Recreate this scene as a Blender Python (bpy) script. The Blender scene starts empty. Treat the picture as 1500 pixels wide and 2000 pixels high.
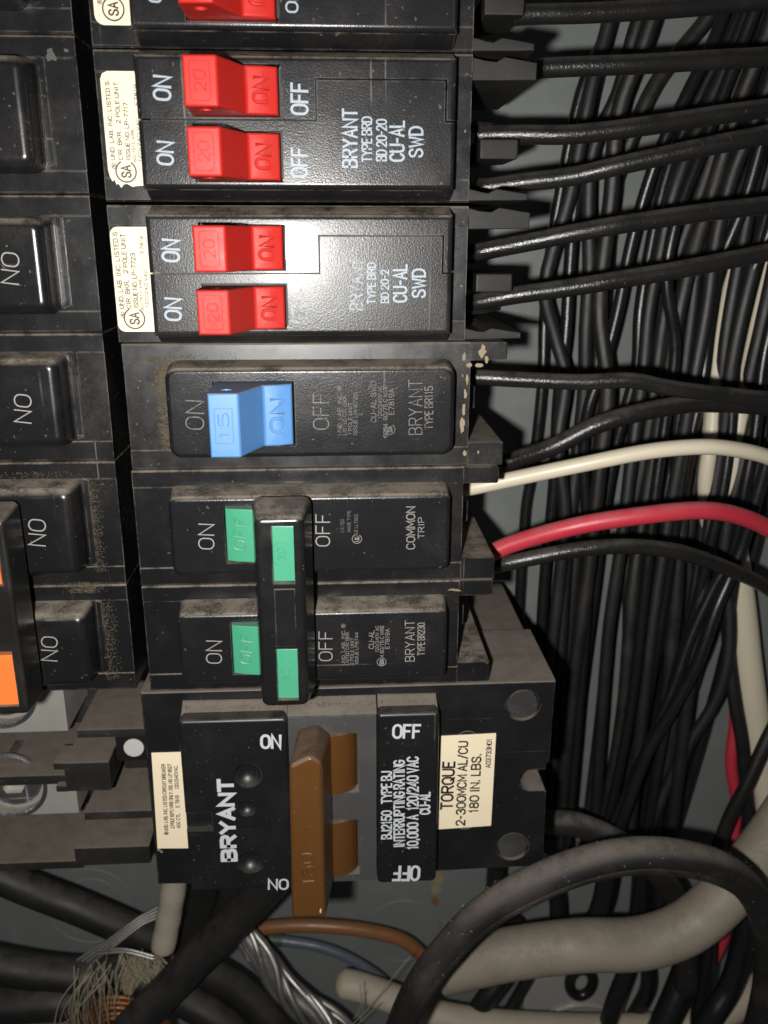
import bpy, bmesh, math, random
from mathutils import Vector, Matrix

# ---------------------------------------------------------------- scene, camera, light
# Everything is authored in millimetres: x to the right, z up, h out of the panel towards the viewer.
S = 0.001
def P(x, z, h): return Vector((x*S, -h*S, z*S))
scene = bpy.context.scene
col = scene.collection
R = math.radians

CAM = [41.3835, 19.7142, 172.1563]
ROT = [[0.998422, 0.001072, 0.05615], [-0.015932, -0.953337, 0.301488], [0.053853, -0.301907, -0.951815]]          # rows: right, down, forward in (x, z, h)
cd = bpy.data.cameras.new('camera')
cam = bpy.data.objects.new('camera', cd); col.objects.link(cam)
cd.sensor_fit = 'VERTICAL'; cd.sensor_height = 24.0; cd.sensor_width = 18.0
cd.lens = 24.0*1700/2000
cd.clip_start = 0.004; cd.clip_end = 10
def wv(r): return Vector((r[0], -r[2], r[1]))
_r, _d, _f = (wv(r) for r in ROT)
m = Matrix((_r, -_d, -_f)).transposed().to_4x4()
m.translation = P(*CAM)
cam.matrix_world = m
cd.dof.use_dof = True; cd.dof.focus_distance = 0.172; cd.dof.aperture_fstop = 16
scene.camera = cam

world = bpy.data.worlds.new('World'); scene.world = world; world.use_nodes = True
world.node_tree.nodes['Background'].inputs[0].default_value = (.9, .95, 1, 1)
world.node_tree.nodes['Background'].inputs[1].default_value = 0.035

ld = bpy.data.lights.new('flash', 'AREA'); ld.shape = 'DISK'; ld.size = 0.006
ld.energy = FLASH = 0.62; ld.color = (1, .975, .93)
flash = bpy.data.objects.new('flash', ld); col.objects.link(flash)
_lp = P(CAM[0]-16, CAM[1]-8, CAM[2]+2)
flash.location = _lp
flash.rotation_euler = (P(46, 0, -10)-_lp).to_track_quat('-Z', 'Y').to_euler()

vs = scene.view_settings
vs.view_transform = 'Standard'; vs.look = 'None'; vs.exposure = 0; vs.gamma = 1; vs.use_curve_mapping = False
scene.render.engine = 'CYCLES'

TEXTS = {
 'brd0': [('ON', 12.48, 58.96, 85.6, 4.14, 2.52, 6.02, 'w'), ('OFF', 35.19, 58.33, 88.2, 5.32, 2.23, 6.02, 'w'), ('®', 1.97, 58.19, 90.9, 0.78, 0.69, 0.32, 'i')],
 'brd1': [('ON', 12.58, 43.91, 85.7, 4.0, 3.21, 6.02, 'w'), ('ON', 12.33, 33.56, 85.8, 4.0, 3.1, 6.02, 'w'), ('OFF', 36.03, 42.47, 88.4, 5.27, 3.19, 6.02, 'w'), ('OFF', 35.69, 32.18, 88.4, 5.06, 2.98, 6.02, 'w'), ('BRYANT', 44.7, 36.18, 89.4, 9.75, 2.79, 6.02, 'w'), ('TYPE BRD', 47.68, 36.01, 89.7, 7.51, 1.9, 6.02, 'w'), ('BD 20-20', 50.26, 35.91, 90.0, 6.93, 1.99, 6.02, 'w'), ('CU-AL', 53.02, 35.8, 90.3, 6.86, 2.81, 6.02, 'w'), ('SWD', 56.38, 35.66, 90.7, 5.2, 2.64, 6.02, 'w'), ('UND. LAB. INC. LISTED S', 2.01, 39.26, 89.5, 12.94, 0.81, 0.32, 'i'), ('®', 2.0, 31.84, 90.8, 0.86, 0.73, 0.32, 'i'), ('CIR. BKR.   2 POLE UNIT', 3.45, 39.23, 88.9, 12.87, 0.81, 0.32, 'i'), ('ISSUE NO. LP-7717', 4.84, 37.59, 88.3, 9.57, 0.82, 0.32, 'i'), ('60/75° C WIRE', 5.82, 35.28, 90.9, 5.47, 0.55, 0.32, 'i'), ('120/240 VAC      E7819', 6.85, 38.92, 89.3, 12.73, 0.63, 0.32, 'i')],
 'brd2': [('ON', 12.16, 17.61, 85.9, 4.08, 3.38, 6.02, 'w'), ('ON', 11.78, 7.23, 85.9, 4.24, 3.26, 6.02, 'w'), ('OFF', 34.93, 6.78, 88.4, 4.46, 3.03, 6.02, 'f'), ('BRYANT', 45.62, 11.61, 89.5, 9.34, 2.65, 6.02, 'f'), ('TYPE BRD', 48.41, 11.8, 89.8, 7.51, 1.61, 6.02, 'w'), ('BD 20-2', 50.88, 11.26, 90.1, 6.06, 1.61, 6.02, 'w'), ('CU-AL', 53.73, 11.8, 90.4, 6.97, 2.76, 6.02, 'w'), ('SWD', 57.2, 11.8, 90.8, 5.33, 2.67, 6.02, 'w'), ('UND. LAB. INC. LISTED S', 1.17, 13.82, 90.3, 13.97, 0.95, 0.32, 'i'), ('®', 1.3, 5.79, 96.5, 0.96, 0.77, 0.32, 'i'), ('CIR. BKR.   2 POLE UNIT', 2.53, 13.73, 90.2, 13.61, 0.95, 0.32, 'i'), ('ISSUE NO. LP-7723', 3.99, 12.0, 88.9, 10.16, 0.95, 0.32, 'i'), ('60/75° C WIRE', 5.03, 9.55, 90.0, 5.83, 0.57, 0.32, 'i'), ('120/240 VAC', 6.06, 10.58, 87.8, 6.94, 0.67, 0.32, 'i'), ('E7819', 5.86, 18.54, 87.0, 3.1, 0.66, 0.32, 'i')],
 'b115': [('ON', 14.51, -12.92, 86.3, 5.67, 3.59, 6.02, 't'), ('OFF', 38.61, -12.47, 88.8, 7.09, 3.15, 6.02, 't'), ('UND. LAB. INC. ®', 42.16, -12.37, 89.2, 9.59, 0.79, 6.02, 's'), ('LISTED CIR. BKR.', 43.13, -13.17, 89.3, 8.02, 0.79, 6.02, 's'), ('1 POLE UNIT', 44.21, -13.92, 89.4, 6.33, 0.79, 6.02, 's'), ('ISSUE LM-6720', 45.21, -13.04, 89.5, 8.32, 0.79, 6.02, 's'), ('CU-AL SWD', 48.73, -10.68, 89.9, 8.06, 1.09, 6.02, 's'), ('120/240V AC', 49.97, -10.73, 90.0, 6.37, 0.79, 6.02, 's'), ('6094. 60/75 C WIRE', 51.01, -12.52, 90.1, 10.32, 0.89, 6.02, 's'), ('E7819A', 52.19, -10.69, 90.2, 5.08, 1.09, 6.02, 's'), ('BRYANT', 56.87, -11.83, 90.7, 10.82, 2.69, 6.02, 't'), ('TYPE BR115', 59.46, -11.98, 91.0, 8.53, 1.69, 6.02, 's')],
 'ba': [('ON', 15.21, -37.55, 86.6, 5.42, 3.24, 6.02, 'T'), ('OFF', 38.47, -36.58, 88.8, 6.95, 2.98, 6.02, 'T'), ('LISTED', 42.39, -35.71, 89.2, 2.71, 0.72, 6.02, 's'), ('MADE TYPE', 43.73, -34.81, 89.4, 4.54, 0.72, 6.02, 's'), ('ISSUE LL7902', 45.16, -36.04, 89.5, 5.43, 0.72, 6.02, 's'), ('COMMON', 56.18, -36.47, 90.6, 9.17, 1.87, 6.02, 'S'), ('TRIP', 58.31, -36.48, 90.8, 4.59, 1.35, 6.02, 'S')],
 'bb': [('ON', 15.27, -63.07, 86.7, 5.32, 3.38, 6.02, 'T'), ('OFF', 38.54, -62.28, 88.9, 6.99, 3.0, 6.02, 'T'), ('UND. LAB. INC. ®', 42.25, -62.1, 89.3, 9.48, 0.75, 6.02, 'S'), ('LISTED CIR. BKR.', 43.1, -62.94, 89.3, 7.85, 0.75, 6.02, 'S'), ('2 POLE UNIT', 44.06, -63.68, 89.4, 6.44, 0.75, 6.02, 'S'), ('ISSUE LP5744', 45.04, -62.99, 89.5, 7.38, 0.75, 6.02, 'S'), ('CU-AL', 48.17, -61.04, 89.8, 4.26, 1.18, 6.02, 'S'), ('120/240V AC', 49.36, -60.96, 89.9, 6.15, 0.75, 6.02, 'S'), ('6094 60/75 C WIRE', 50.38, -62.5, 90.0, 9.4, 0.86, 6.02, 'S'), ('E7819A', 51.51, -60.95, 90.1, 4.62, 0.97, 6.02, 'S'), ('BRYANT', 56.27, -61.58, 90.6, 9.62, 2.06, 6.02, 'T'), ('TYPE BR230', 58.65, -61.22, 90.8, 7.6, 1.63, 6.02, 'S')],
 'bj': [('ON', 26.25, -84.84, -2.0, 4.64, 3.68, 6.02, 'b'), ('OFF', 55.82, -83.31, -1.9, 6.4, 3.7, 6.02, 'n'), ('OFF', 55.98, -120.7, 177.4, 6.66, 4.44, 6.02, 'n'), ('ON', 26.52, -122.4, 177.3, 4.8, 3.14, 6.02, 'n'), ('BRYANT', 15.84, -104.68, 89.3, 22.0, 3.85, 6.02, 'B'), ('BJ2150   TYPE BJ', 51.43, -102.09, 90.1, 18.09, 2.53, 6.02, 'n'), ('INTERRUPTING RATING', 54.26, -101.94, 90.4, 23.09, 2.65, 6.02, 'n'), ('10,000 A  120/240 VAC', 57.31, -101.89, 90.6, 24.59, 2.77, 6.02, 'n'), ('CU-AL', 60.09, -101.85, 90.9, 6.09, 2.55, 6.02, 'b')],
 'bj_torque': [('TORQUE', 65.95, -101.47, 88.8, 13.24, 3.1, 0.34, 'k'), ('2-300MCM AL/CU', 69.22, -101.17, 89.8, 22.9, 2.39, 0.34, 'k'), ('180 IN. LBS.', 72.32, -101.12, 89.3, 16.15, 2.39, 0.34, 'k'), ('A03733H01', 75.2, -93.24, 89.5, 7.69, 1.3, 0.34, 'k')],
 'bj_ul': [('® UND. LAB. INC. LISTED CIRCUIT BREAKER', 1.17, -102.72, 87.9, 18.84, 0.92, 0.34, 'k'), ('2 POLE 60°C WIRE ONLY. ISS. NO. LP 8527', 2.61, -101.94, 88.2, 17.17, 0.92, 0.34, 'k'), ('40C CTL      E 7819      120/240VAC.', 3.98, -102.13, 88.3, 16.91, 0.92, 0.34, 'k')],
 'lb': [],
 'lc': [('ON', -16.66, 14.15, -97.2, 5.55, 3.25, 6.02, 'T')],
 'ld': [('ON', -17.55, -11.37, -96.9, 5.51, 3.31, 6.02, 'T')],
 'le': [('ON', -17.79, -36.09, -96.7, 5.58, 3.46, 6.02, 'T')],
 'lf': [('ON', -18.26, -61.4, -96.4, 5.61, 3.41, 6.02, 'T')],
}
WIRES = {
 'lead_brd0': (1.9, [(77.0, 60.8, -17), (80.5, 61.0, -17), (92.1, 61.4, -17), (107.3, 62.4, -17), (119.9, 63.7, -18), (135.2, 65.7, -20), (166.2, 71.5, -30)]),
 'lead_brd1u': (1.9, [(81.7, 51.4, -18), (84.6, 51.8, -18), (103.1, 52.5, -17), (118.0, 53.6, -18), (130.4, 54.7, -20), (168.5, 59.9, -30)]),
 'lead_brd1l': (1.9, [(71.1, 39.5, -20), (78.1, 39.5, -18), (90.3, 39.4, -16), (108.6, 41.5, -15), (119.4, 43.2, -16), (130.8, 44.9, -18), (170.0, 51.9, -30)]),
 'lead_brd2x': (1.9, [(71.4, 29.5, -20), (75.0, 29.6, -19), (79.4, 30.2, -18), (90.8, 31.5, -16), (99.3, 33.4, -14), (117.7, 37.2, -12), (129.1, 39.4, -13), (167.4, 48.1, -25)]),
 'lead_brd2u': (1.9, [(70.5, 16.0, -22), (73.2, 16.7, -20), (83.4, 18.7, -18), (91.5, 20.4, -16), (100.5, 22.0, -15), (117.6, 24.4, -15), (132.9, 26.1, -17), (174.1, 31.0, -30)]),
 'lead_brd2l': (1.9, [(70.3, 5.6, -22), (72.9, 6.2, -20), (79.6, 7.6, -18), (92.3, 9.5, -16), (100.7, 10.9, -15), (115.1, 13.2, -15), (134.2, 16.6, -17), (175.6, 23.4, -30)]),
 'lead_115': (1.75, [(70.7, -9.7, -18), (74.5, -9.8, -17), (80.0, -10.0, -16), (94.6, -10.4, -14), (105.5, -10.0, -13), (113.2, -11.5, -13), (121.4, -12.8, -14), (138.6, -15.0, -17), (184.1, -20.4, -30)]),
 'lead_115b': (2.1, [(71.5, -36.3, -30), (82.9, -30.9, -26), (91.5, -26.7, -22), (101.0, -21.2, -20), (112.6, -18.0, -20), (125.2, -16.9, -22), (142.9, -18.4, -25), (190.5, -26.0, -38)]),
 'lead_white': (1.8, [(69.1, -36.8, -22), (73.0, -35.6, -20), (81.5, -33.2, -18), (95.9, -29.0, -14), (110.5, -25.6, -12), (122.0, -24.7, -12), (130.7, -25.8, -14), (140.9, -28.8, -18), (169.3, -42.1, -34), (190.4, -67.4, -48)]),
 'lead_red': (2.1, [(74.2, -53.7, -20), (82.2, -48.9, -18), (96.6, -42.9, -13), (111.5, -40.0, -11), (123.6, -39.5, -12), (133.1, -41.6, -15), (144.4, -46.9, -20), (167.2, -63.1, -34), (186.9, -98.2, -46)]),
 'lead_black30': (1.9, [(75.0, -57.5, -24), (82.8, -54.3, -20), (98.5, -50.6, -18), (110.7, -50.1, -18), (124.6, -53.1, -21), (140.3, -60.1, -26), (153.1, -67.7, -32), (172.1, -84.6, -42), (187.7, -117.3, -50)]),
 'bundle00': (1.85, [(111.1, 82.0, -67), (109.6, 68.6, -67), (105.1, 54.6, -67), (101.1, 30.2, -67), (98.8, 12.1, -67), (99.0, -1.3, -67), (98.8, -18.0, -67), (97.5, -41.5, -67), (96.8, -56.8, -67), (96.1, -106.6, -67), (95.9, -172.6, -67)]),
 'bundle01': (1.85, [(111.8, 81.0, -63), (107.0, 54.0, -63), (104.8, 30.0, -63), (103.3, 12.3, -63), (103.7, -5.0, -63), (103.0, -23.1, -63), (102.8, -48.0, -63), (102.4, -79.5, -63), (102.8, -113.4, -63), (103.4, -169.7, -63)]),
 'bundle02': (1.85, [(110.3, 79.6, -58), (108.3, 66.7, -58), (104.3, 53.3, -58), (100.8, 29.8, -58), (96.6, 7.3, -58), (99.7, -5.8, -58), (103.0, -16.7, -58), (102.4, -33.5, -58), (104.9, -54.1, -58), (104.9, -77.4, -58), (104.3, -119.4, -58), (103.7, -165.8, -58)]),
 'bundle03': (1.85, [(120.9, 80.8, -62), (115.8, 67.6, -62), (112.5, 53.9, -62), (108.1, 41.0, -62), (107.6, 27.5, -62), (108.1, 12.3, -62), (108.9, -3.6, -62), (109.7, -20.1, -62), (108.7, -40.4, -62), (108.3, -63.2, -62), (107.8, -95.8, -62), (108.2, -169.2, -62)]),
 'bundle04': (1.85, [(138.8, 82.1, -66), (136.0, 73.2, -66), (129.8, 64.6, -66), (124.6, 57.6, -66), (120.0, 50.4, -66), (117.5, 41.4, -66), (115.1, 30.2, -66), (114.3, 16.1, -66), (114.3, 1.5, -66), (114.0, -16.6, -66), (113.0, -38.4, -66), (112.2, -64.7, -66), (112.2, -106.5, -66), (111.9, -172.5, -66)]),
 'bundle05': (1.85, [(137.6, 79.8, -57), (134.2, 66.8, -57), (128.3, 52.2, -57), (122.8, 40.6, -57), (119.6, 28.6, -57), (118.1, 16.2, -57), (115.4, 0.8, -57), (112.0, -13.8, -57), (109.8, -24.9, -57), (109.4, -39.1, -57), (113.0, -69.3, -57), (113.8, -119.1, -57), (112.6, -165.4, -57)]),
 'bundle06': (1.85, [(144.4, 81.7, -64), (140.7, 68.3, -64), (135.0, 54.4, -64), (128.0, 36.4, -64), (125.5, 16.1, -64), (123.9, 0.2, -64), (123.6, -14.9, -64), (121.2, -33.6, -64), (119.3, -56.3, -64), (117.3, -80.2, -64), (115.7, -123.3, -64), (115.6, -171.1, -64)]),
 'bundle07': (1.85, [(144.7, 80.4, -59), (142.0, 67.3, -59), (136.0, 53.7, -59), (130.9, 40.8, -59), (127.9, 28.7, -59), (125.9, 16.2, -59), (124.8, 2.0, -59), (125.2, -14.2, -59), (123.0, -36.9, -59), (122.3, -62.4, -59), (121.6, -94.7, -59), (122.4, -167.4, -59)]),
 'bundle08': (1.85, [(149.9, 82.1, -65), (147.2, 68.6, -65), (142.4, 54.7, -65), (138.3, 32.7, -65), (133.4, 14.8, -65), (131.1, 0.1, -65), (130.7, -15.1, -65), (129.2, -33.9, -65), (126.8, -56.7, -65), (124.7, -80.8, -65), (123.4, -124.2, -65), (121.1, -172.1, -65)]),
 'bundle09': (1.85, [(150.1, 80.8, -60), (147.5, 67.6, -60), (143.7, 52.8, -60), (139.5, 31.3, -60), (134.8, 14.9, -60), (132.7, -0.8, -60), (131.7, -17.2, -60), (130.1, -37.2, -60), (129.1, -58.2, -60), (128.0, -78.8, -60), (127.3, -121.3, -60), (124.5, -168.3, -60)]),
 'bundle10': (1.85, [(155.5, 82.4, -66), (152.9, 68.9, -66), (150.2, 54.9, -66), (145.7, 31.6, -66), (142.5, 12.1, -66), (141.1, -4.1, -66), (140.0, -21.1, -66), (137.8, -41.8, -66), (136.6, -63.5, -66), (135.4, -86.5, -66), (134.4, -125.1, -66), (131.0, -173.3, -66)]),
 'bundle11': (1.85, [(154.2, 80.3, -58), (152.2, 63.9, -58), (149.8, 49.1, -58), (145.8, 27.5, -58), (142.5, 12.4, -58), (141.3, -3.3, -58), (140.1, -19.7, -58), (138.3, -39.7, -58), (137.6, -60.8, -58), (136.5, -83.0, -58), (134.8, -120.4, -58), (131.3, -167.0, -58)]),
 'bundle12': (1.85, [(162.0, 82.5, -66), (159.2, 57.3, -66), (155.0, 34.1, -66), (150.3, 12.1, -66), (148.3, -4.2, -66), (147.1, -21.1, -66), (145.3, -41.9, -66), (146.2, -63.7, -66), (148.1, -86.8, -66), (149.9, -114.7, -66), (150.5, -144.5, -66), (148.1, -180.2, -66)]),
 'bundle13': (1.85, [(157.9, 66.5, -54), (155.0, 44.0, -54), (150.3, 21.3, -54), (147.9, 3.6, -54), (146.0, -13.7, -54), (146.5, -33.1, -54), (146.6, -47.6, -54), (145.8, -65.7, -54), (144.8, -81.5, -54), (145.5, -118.3, -54), (145.5, -164.4, -54)]),
 'bundle14': (1.85, [(169.1, 65.0, -69), (165.0, 38.2, -69), (161.5, 18.7, -69), (159.4, 1.1, -69), (157.5, -15.9, -69), (155.5, -36.6, -69), (152.7, -64.9, -69), (152.7, -83.1, -69), (151.3, -109.2, -69)]),
 'bundle15': (1.85, [(163.3, 50.5, -50), (159.6, 24.9, -50), (155.9, 5.1, -50), (153.0, -10.5, -50), (152.9, -30.9, -50), (152.4, -45.1, -50), (151.2, -64.4, -50), (147.4, -75.1, -50), (142.8, -90.8, -50), (138.1, -106.4, -50), (132.5, -125.1, -50), (125.1, -152.8, -50)]),
 'bundle16': (1.85, [(165.5, 49.8, -45), (161.0, 15.2, -45), (156.7, -8.5, -45), (154.8, -28.4, -45), (154.1, -43.7, -45), (151.9, -59.6, -45), (149.0, -70.0, -45), (146.4, -79.1, -45), (142.6, -94.0, -45), (137.5, -108.1, -45), (131.7, -125.3, -45), (124.5, -154.5, -45)]),
 'bundle17': (1.85, [(161.1, 15.0, -55), (156.3, -19.4, -55), (152.1, -42.1, -55), (151.4, -60.0, -55), (152.7, -72.5, -55), (154.9, -85.4, -55), (156.1, -100.3, -55), (154.3, -114.0, -55), (148.2, -127.9, -55), (143.0, -144.2, -55), (137.0, -166.8, -55)]),
 'bundle18': (1.85, [(158.1, -39.5, -56), (155.7, -66.7, -56), (155.7, -85.8, -56), (157.9, -99.2, -56), (160.5, -114.7, -56), (164.4, -129.1, -56), (169.8, -149.7, -56), (174.3, -173.2, -56)]),
 'bundle19': (1.85, [(187.0, -75.9, -50), (176.4, -105.0, -50), (169.7, -123.7, -50), (165.0, -138.8, -50), (160.6, -152.4, -50), (159.1, -167.6, -50)]),
 'bundle20': (1.85, [(155.1, 53.1, -70), (140.3, 14.7, -70), (134.5, -27.6, -70), (133.2, -58.4, -70), (140.9, -91.8, -70), (143.2, -124.1, -70), (140.4, -176.9, -70)]),
 'bundle21': (1.85, [(153.0, 64.8, -69), (147.4, 45.5, -69), (144.5, 24.0, -69), (137.4, -1.6, -69), (135.6, -27.4, -69), (140.3, -58.2, -69), (142.9, -91.4, -69), (142.0, -127.2, -69), (141.8, -176.2, -69)]),
 'bundle22': (1.85, [(149.8, 81.3, -62), (148.1, 65.8, -62), (143.9, 48.4, -62), (140.8, 35.1, -62), (138.2, 18.7, -62), (137.4, 1.7, -62), (137.4, -20.4, -62), (137.6, -40.7, -62), (138.2, -63.8, -62), (138.4, -96.6, -62), (135.3, -131.9, -62), (130.3, -170.1, -62)]),
 'bundle23': (1.85, [(152.5, 80.0, -57), (150.3, 64.8, -57), (146.2, 47.8, -57), (143.2, 36.0, -57), (139.8, 20.0, -57), (138.9, 2.1, -57), (137.7, -19.5, -57), (136.0, -39.5, -57), (134.8, -63.5, -57), (134.0, -94.0, -57), (132.6, -166.2, -57)]),
 'bundle24': (1.85, [(158.2, 81.2, -61), (155.4, 61.1, -61), (151.8, 47.1, -61), (149.0, 36.3, -61), (145.0, 25.1, -61), (142.5, 9.7, -61), (142.1, -9.1, -61), (141.5, -28.8, -61), (140.4, -52.6, -61), (141.0, -79.5, -61), (141.3, -113.5, -61), (141.9, -169.8, -61)]),
 'bundle25': (1.85, [(157.3, 74.9, -53), (155.3, 55.3, -53), (152.4, 35.7, -53), (151.0, 22.5, -53), (147.9, 7.5, -53), (147.1, -9.5, -53), (147.6, -30.1, -53), (147.3, -47.3, -53), (145.8, -66.9, -53), (143.3, -87.4, -53), (140.6, -105.6, -53), (138.6, -131.7, -53), (135.7, -169.0, -53)]),
 'bundle26': (1.85, [(169.4, 69.1, -66), (162.7, 42.9, -66), (158.3, 25.2, -66), (160.2, 6.8, -66), (162.6, -15.5, -66), (164.7, -42.1, -66), (165.6, -65.7, -66), (163.2, -90.5, -66), (160.4, -113.2, -66), (156.1, -140.8, -66), (149.9, -180.3, -66)]),
 'bundle27': (1.85, [(156.9, 61.0, -60), (151.7, 47.0, -60), (149.6, 36.2, -60), (148.0, 14.9, -60), (146.5, -6.3, -60), (146.8, -25.8, -60), (147.9, -44.9, -60), (147.3, -68.0, -60), (145.4, -95.8, -60), (143.6, -140.2, -60), (142.0, -175.0, -60)]),
 'bundle28': (1.85, [(158.9, 35.0, -59), (156.9, 14.9, -59), (155.0, -3.5, -59), (154.3, -20.0, -59), (155.2, -40.2, -59), (155.2, -56.8, -59), (152.4, -78.9, -59), (150.0, -95.4, -59), (146.2, -121.3, -59), (140.1, -158.4, -59)]),
 'bundle29': (1.85, [(119.7, 79.0, -55), (115.6, 64.0, -55), (111.7, 48.4, -55), (111.2, 29.7, -55), (109.6, 2.3, -55), (114.0, -19.0, -55), (113.3, -38.7, -55), (112.4, -68.5, -55), (111.0, -109.2, -55), (109.5, -163.7, -55)]),
 'bundle30': (1.85, [(143.7, 79.1, -54), (138.8, 59.7, -54), (132.6, 39.2, -54), (127.2, 24.9, -54), (126.3, 10.0, -54), (131.1, -8.2, -54), (130.0, -27.3, -54), (129.5, -47.3, -54), (129.0, -76.3, -54), (127.4, -117.8, -54), (124.0, -163.5, -54)]),
 'bundle31': (1.85, [(154.9, 40.4, -66), (148.2, 17.4, -66), (140.6, -12.5, -66), (139.3, -41.8, -66), (142.4, -66.9, -66), (144.4, -86.7, -66), (146.1, -112.8, -66), (145.6, -144.3, -66), (142.9, -180.0, -66)]),
 'bundle32': (1.85, [(146.0, 52.7, -68), (135.5, 25.2, -68), (129.5, -5.7, -68), (127.1, -36.1, -68), (127.5, -65.7, -68), (129.2, -90.6, -68), (132.7, -126.3, -68), (131.7, -174.9, -68)]),
 'white_a': (2.2, [(155.5, 62.3, -68), (152.7, 46.6, -67), (150.4, 32.8, -66), (148.8, 10.8, -65), (145.9, -10.6, -62), (144.1, -32.1, -56), (144.1, -46.7, -56), (150.6, -65.6, -62), (157.5, -80.7, -63)]),
 'white_b': (2.3, [(160.4, 30.4, -66), (158.3, 12.2, -65), (155.2, -9.3, -62), (151.3, -32.2, -56), (151.0, -48.3, -56), (154.1, -62.5, -62), (159.6, -81.2, -64)]),
 'red_a': (1.9, [(158.1, -77.0, -66), (161.4, -93.9, -66), (165.6, -111.6, -66), (169.7, -129.4, -65), (175.4, -151.2, -66), (181.3, -177.6, -66)]),
 'red_b': (1.9, [(165.9, -115.7, -67), (167.3, -128.1, -66), (167.3, -142.5, -65), (170.5, -157.4, -64), (170.1, -169.8, -62), (171.1, -190.8, -60), (169.8, -204.1, -58), (165.8, -217.6, -58), (151.8, -239.1, -60), (141.1, -255.9, -62)]),
 'flat_white': (4.2, [(146.0, -20.5, -62), (148.8, -37.9, -62), (152.5, -53.1, -62), (157.5, -68.9, -62), (162.0, -85.4, -62), (166.9, -106.0, -62), (172.4, -127.6, -62), (178.5, -150.5, -62), (190.5, -193.5, -62)]),
 'loop': (4.6, [(52.8, -188.3, -2), (55.9, -172.3, 0), (59.5, -159.6, 2), (64.9, -148.6, 3), (75.6, -134.0, 4), (91.7, -124.0, 4), (105.9, -120.6, 3), (118.7, -121.4, 2), (132.8, -127.0, 0), (144.5, -138.3, -4), (154.1, -156.0, -10), (161.8, -180.0, -18), (166.4, -208.0, -26), (166.1, -229.0, -30)]),
 'grey_big': (7.2, [(70.0, -186.8, -31), (75.6, -184.4, -30), (89.7, -177.1, -26), (108.3, -173.2, -24), (126.1, -173.4, -24), (139.1, -168.6, -24), (150.8, -159.0, -26), (163.0, -146.1, -30), (178.1, -125.3, -36)]),
 'grey_mid': (3.6, [(90.4, -140.5, -38), (100.1, -141.6, -38), (110.0, -143.4, -38), (121.0, -148.9, -38), (130.9, -156.5, -38), (140.7, -169.0, -38), (147.5, -187.5, -40), (150.7, -210.0, -42)]),
 'beige': (4.6, [(38.4, -211.4, -52), (45.9, -212.7, -51), (55.8, -216.5, -50), (70.8, -222.7, -48), (95.9, -226.5, -46), (138.9, -230.3, -46), (160.1, -226.5, -44), (170.0, -216.4, -42), (184.9, -197.5, -40)]),
 'brown': (2.3, [(2.1, -204.0, -62), (10.8, -198.8, -62), (22.7, -196.4, -61), (36.1, -196.3, -60), (49.6, -198.9, -60), (61.5, -203.7, -60), (70.2, -213.2, -60)]),
 'blue': (1.75, [(11.8, -205.6, -66), (22.2, -206.5, -65), (32.5, -208.2, -64), (42.7, -212.5, -63), (53.1, -220.4, -62), (60.1, -230.1, -62)]),
 'cable_a': (4.9, [(-79.5, -150.7, -48), (-63.2, -160.2, -48), (-52.1, -167.0, -48), (-39.3, -174.2, -48), (-24.7, -183.2, -48), (-11.8, -193.7, -50), (-3.5, -205.2, -54)]),
 'cable_b': (5.3, [(-80.4, -179.3, -40), (-63.7, -186.3, -40), (-49.3, -190.5, -40), (-37.4, -192.4, -40), (-25.0, -196.0, -44), (-13.9, -200.6, -50)]),
 'cable_c': (5.4, [(-82.0, -200.9, -36), (-63.9, -198.7, -36), (-51.9, -197.8, -36), (-40.3, -199.0, -37), (-29.2, -208.8, -44)]),
 'cable_diag': (5.0, [(26.5, -140.3, -22), (18.4, -151.7, -24), (10.4, -161.7, -25), (1.8, -171.3, -25), (-8.0, -182.1, -24), (-17.4, -191.5, -22), (-27.4, -202.5, -20)]),
 'cable_up1': (4.4, [(2.1, -152.6, -36), (-0.1, -165.0, -38), (-4.3, -179.6, -40), (-9.5, -196.8, -44)]),
 'cable_up2': (4.4, [(11.5, -156.2, -42), (6.3, -168.8, -42), (-0.5, -181.7, -42), (-7.9, -196.9, -44)]),
 'cable_d': (4.9, [(-11.6, -187.8, -42), (-1.2, -194.3, -42), (9.2, -203.4, -42), (18.4, -214.5, -40), (24.4, -227.1, -38)]),
 'cable_e': (4.9, [(-20.4, -193.0, -38), (-8.7, -200.2, -38), (3.4, -208.1, -36), (13.9, -219.7, -34)]),
 'stub': (3.3, [(-1.7, -135.8, -18), (-3.3, -144.6, -19), (-5.6, -155.4, -20), (-7.6, -164.2, -20)]),
 'strand': (4.3, [(4.5, -181.5, -52), (10.4, -189.5, -50), (15.7, -195.8, -48), (21.2, -205.7, -46), (29.4, -213.3, -44), (37.4, -221.0, -42), (43.8, -231.0, -42)]),
 'low_black1': (3.4, [(95.4, -190.1, -52), (93.8, -210.7, -52), (87.8, -219.0, -50), (79.4, -231.4, -48)]),
 'low_black2': (1.9, [(106.7, -205.0, -54), (100.1, -217.5, -52), (89.8, -234.3, -48)]),
 'low_black3': (3.0, [(134.1, -188.4, -48), (133.2, -206.8, -48), (129.3, -219.3, -46), (125.7, -234.2, -44)]),
 'low_black4': (2.6, [(139.8, -202.9, -50), (141.7, -217.8, -50), (137.6, -230.7, -50), (135.1, -241.7, -50)]),
 'low_black5': (4.6, [(153.5, -191.2, -50), (153.4, -205.8, -48), (148.7, -216.2, -44), (141.9, -230.6, -40)]),
 'low_black6': (2.6, [(157.3, -187.7, -46), (157.5, -206.2, -44), (156.1, -225.1, -42), (156.3, -238.2, -42)]),
 'low_black7': (3.6, [(167.0, -174.9, -40), (164.8, -190.5, -38), (161.6, -204.3, -36), (156.1, -213.1, -34), (149.5, -228.4, -34)]),
 'low_black8': (3.2, [(124.7, -168.0, -50), (122.8, -185.6, -50), (116.3, -203.6, -52)]),
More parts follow.
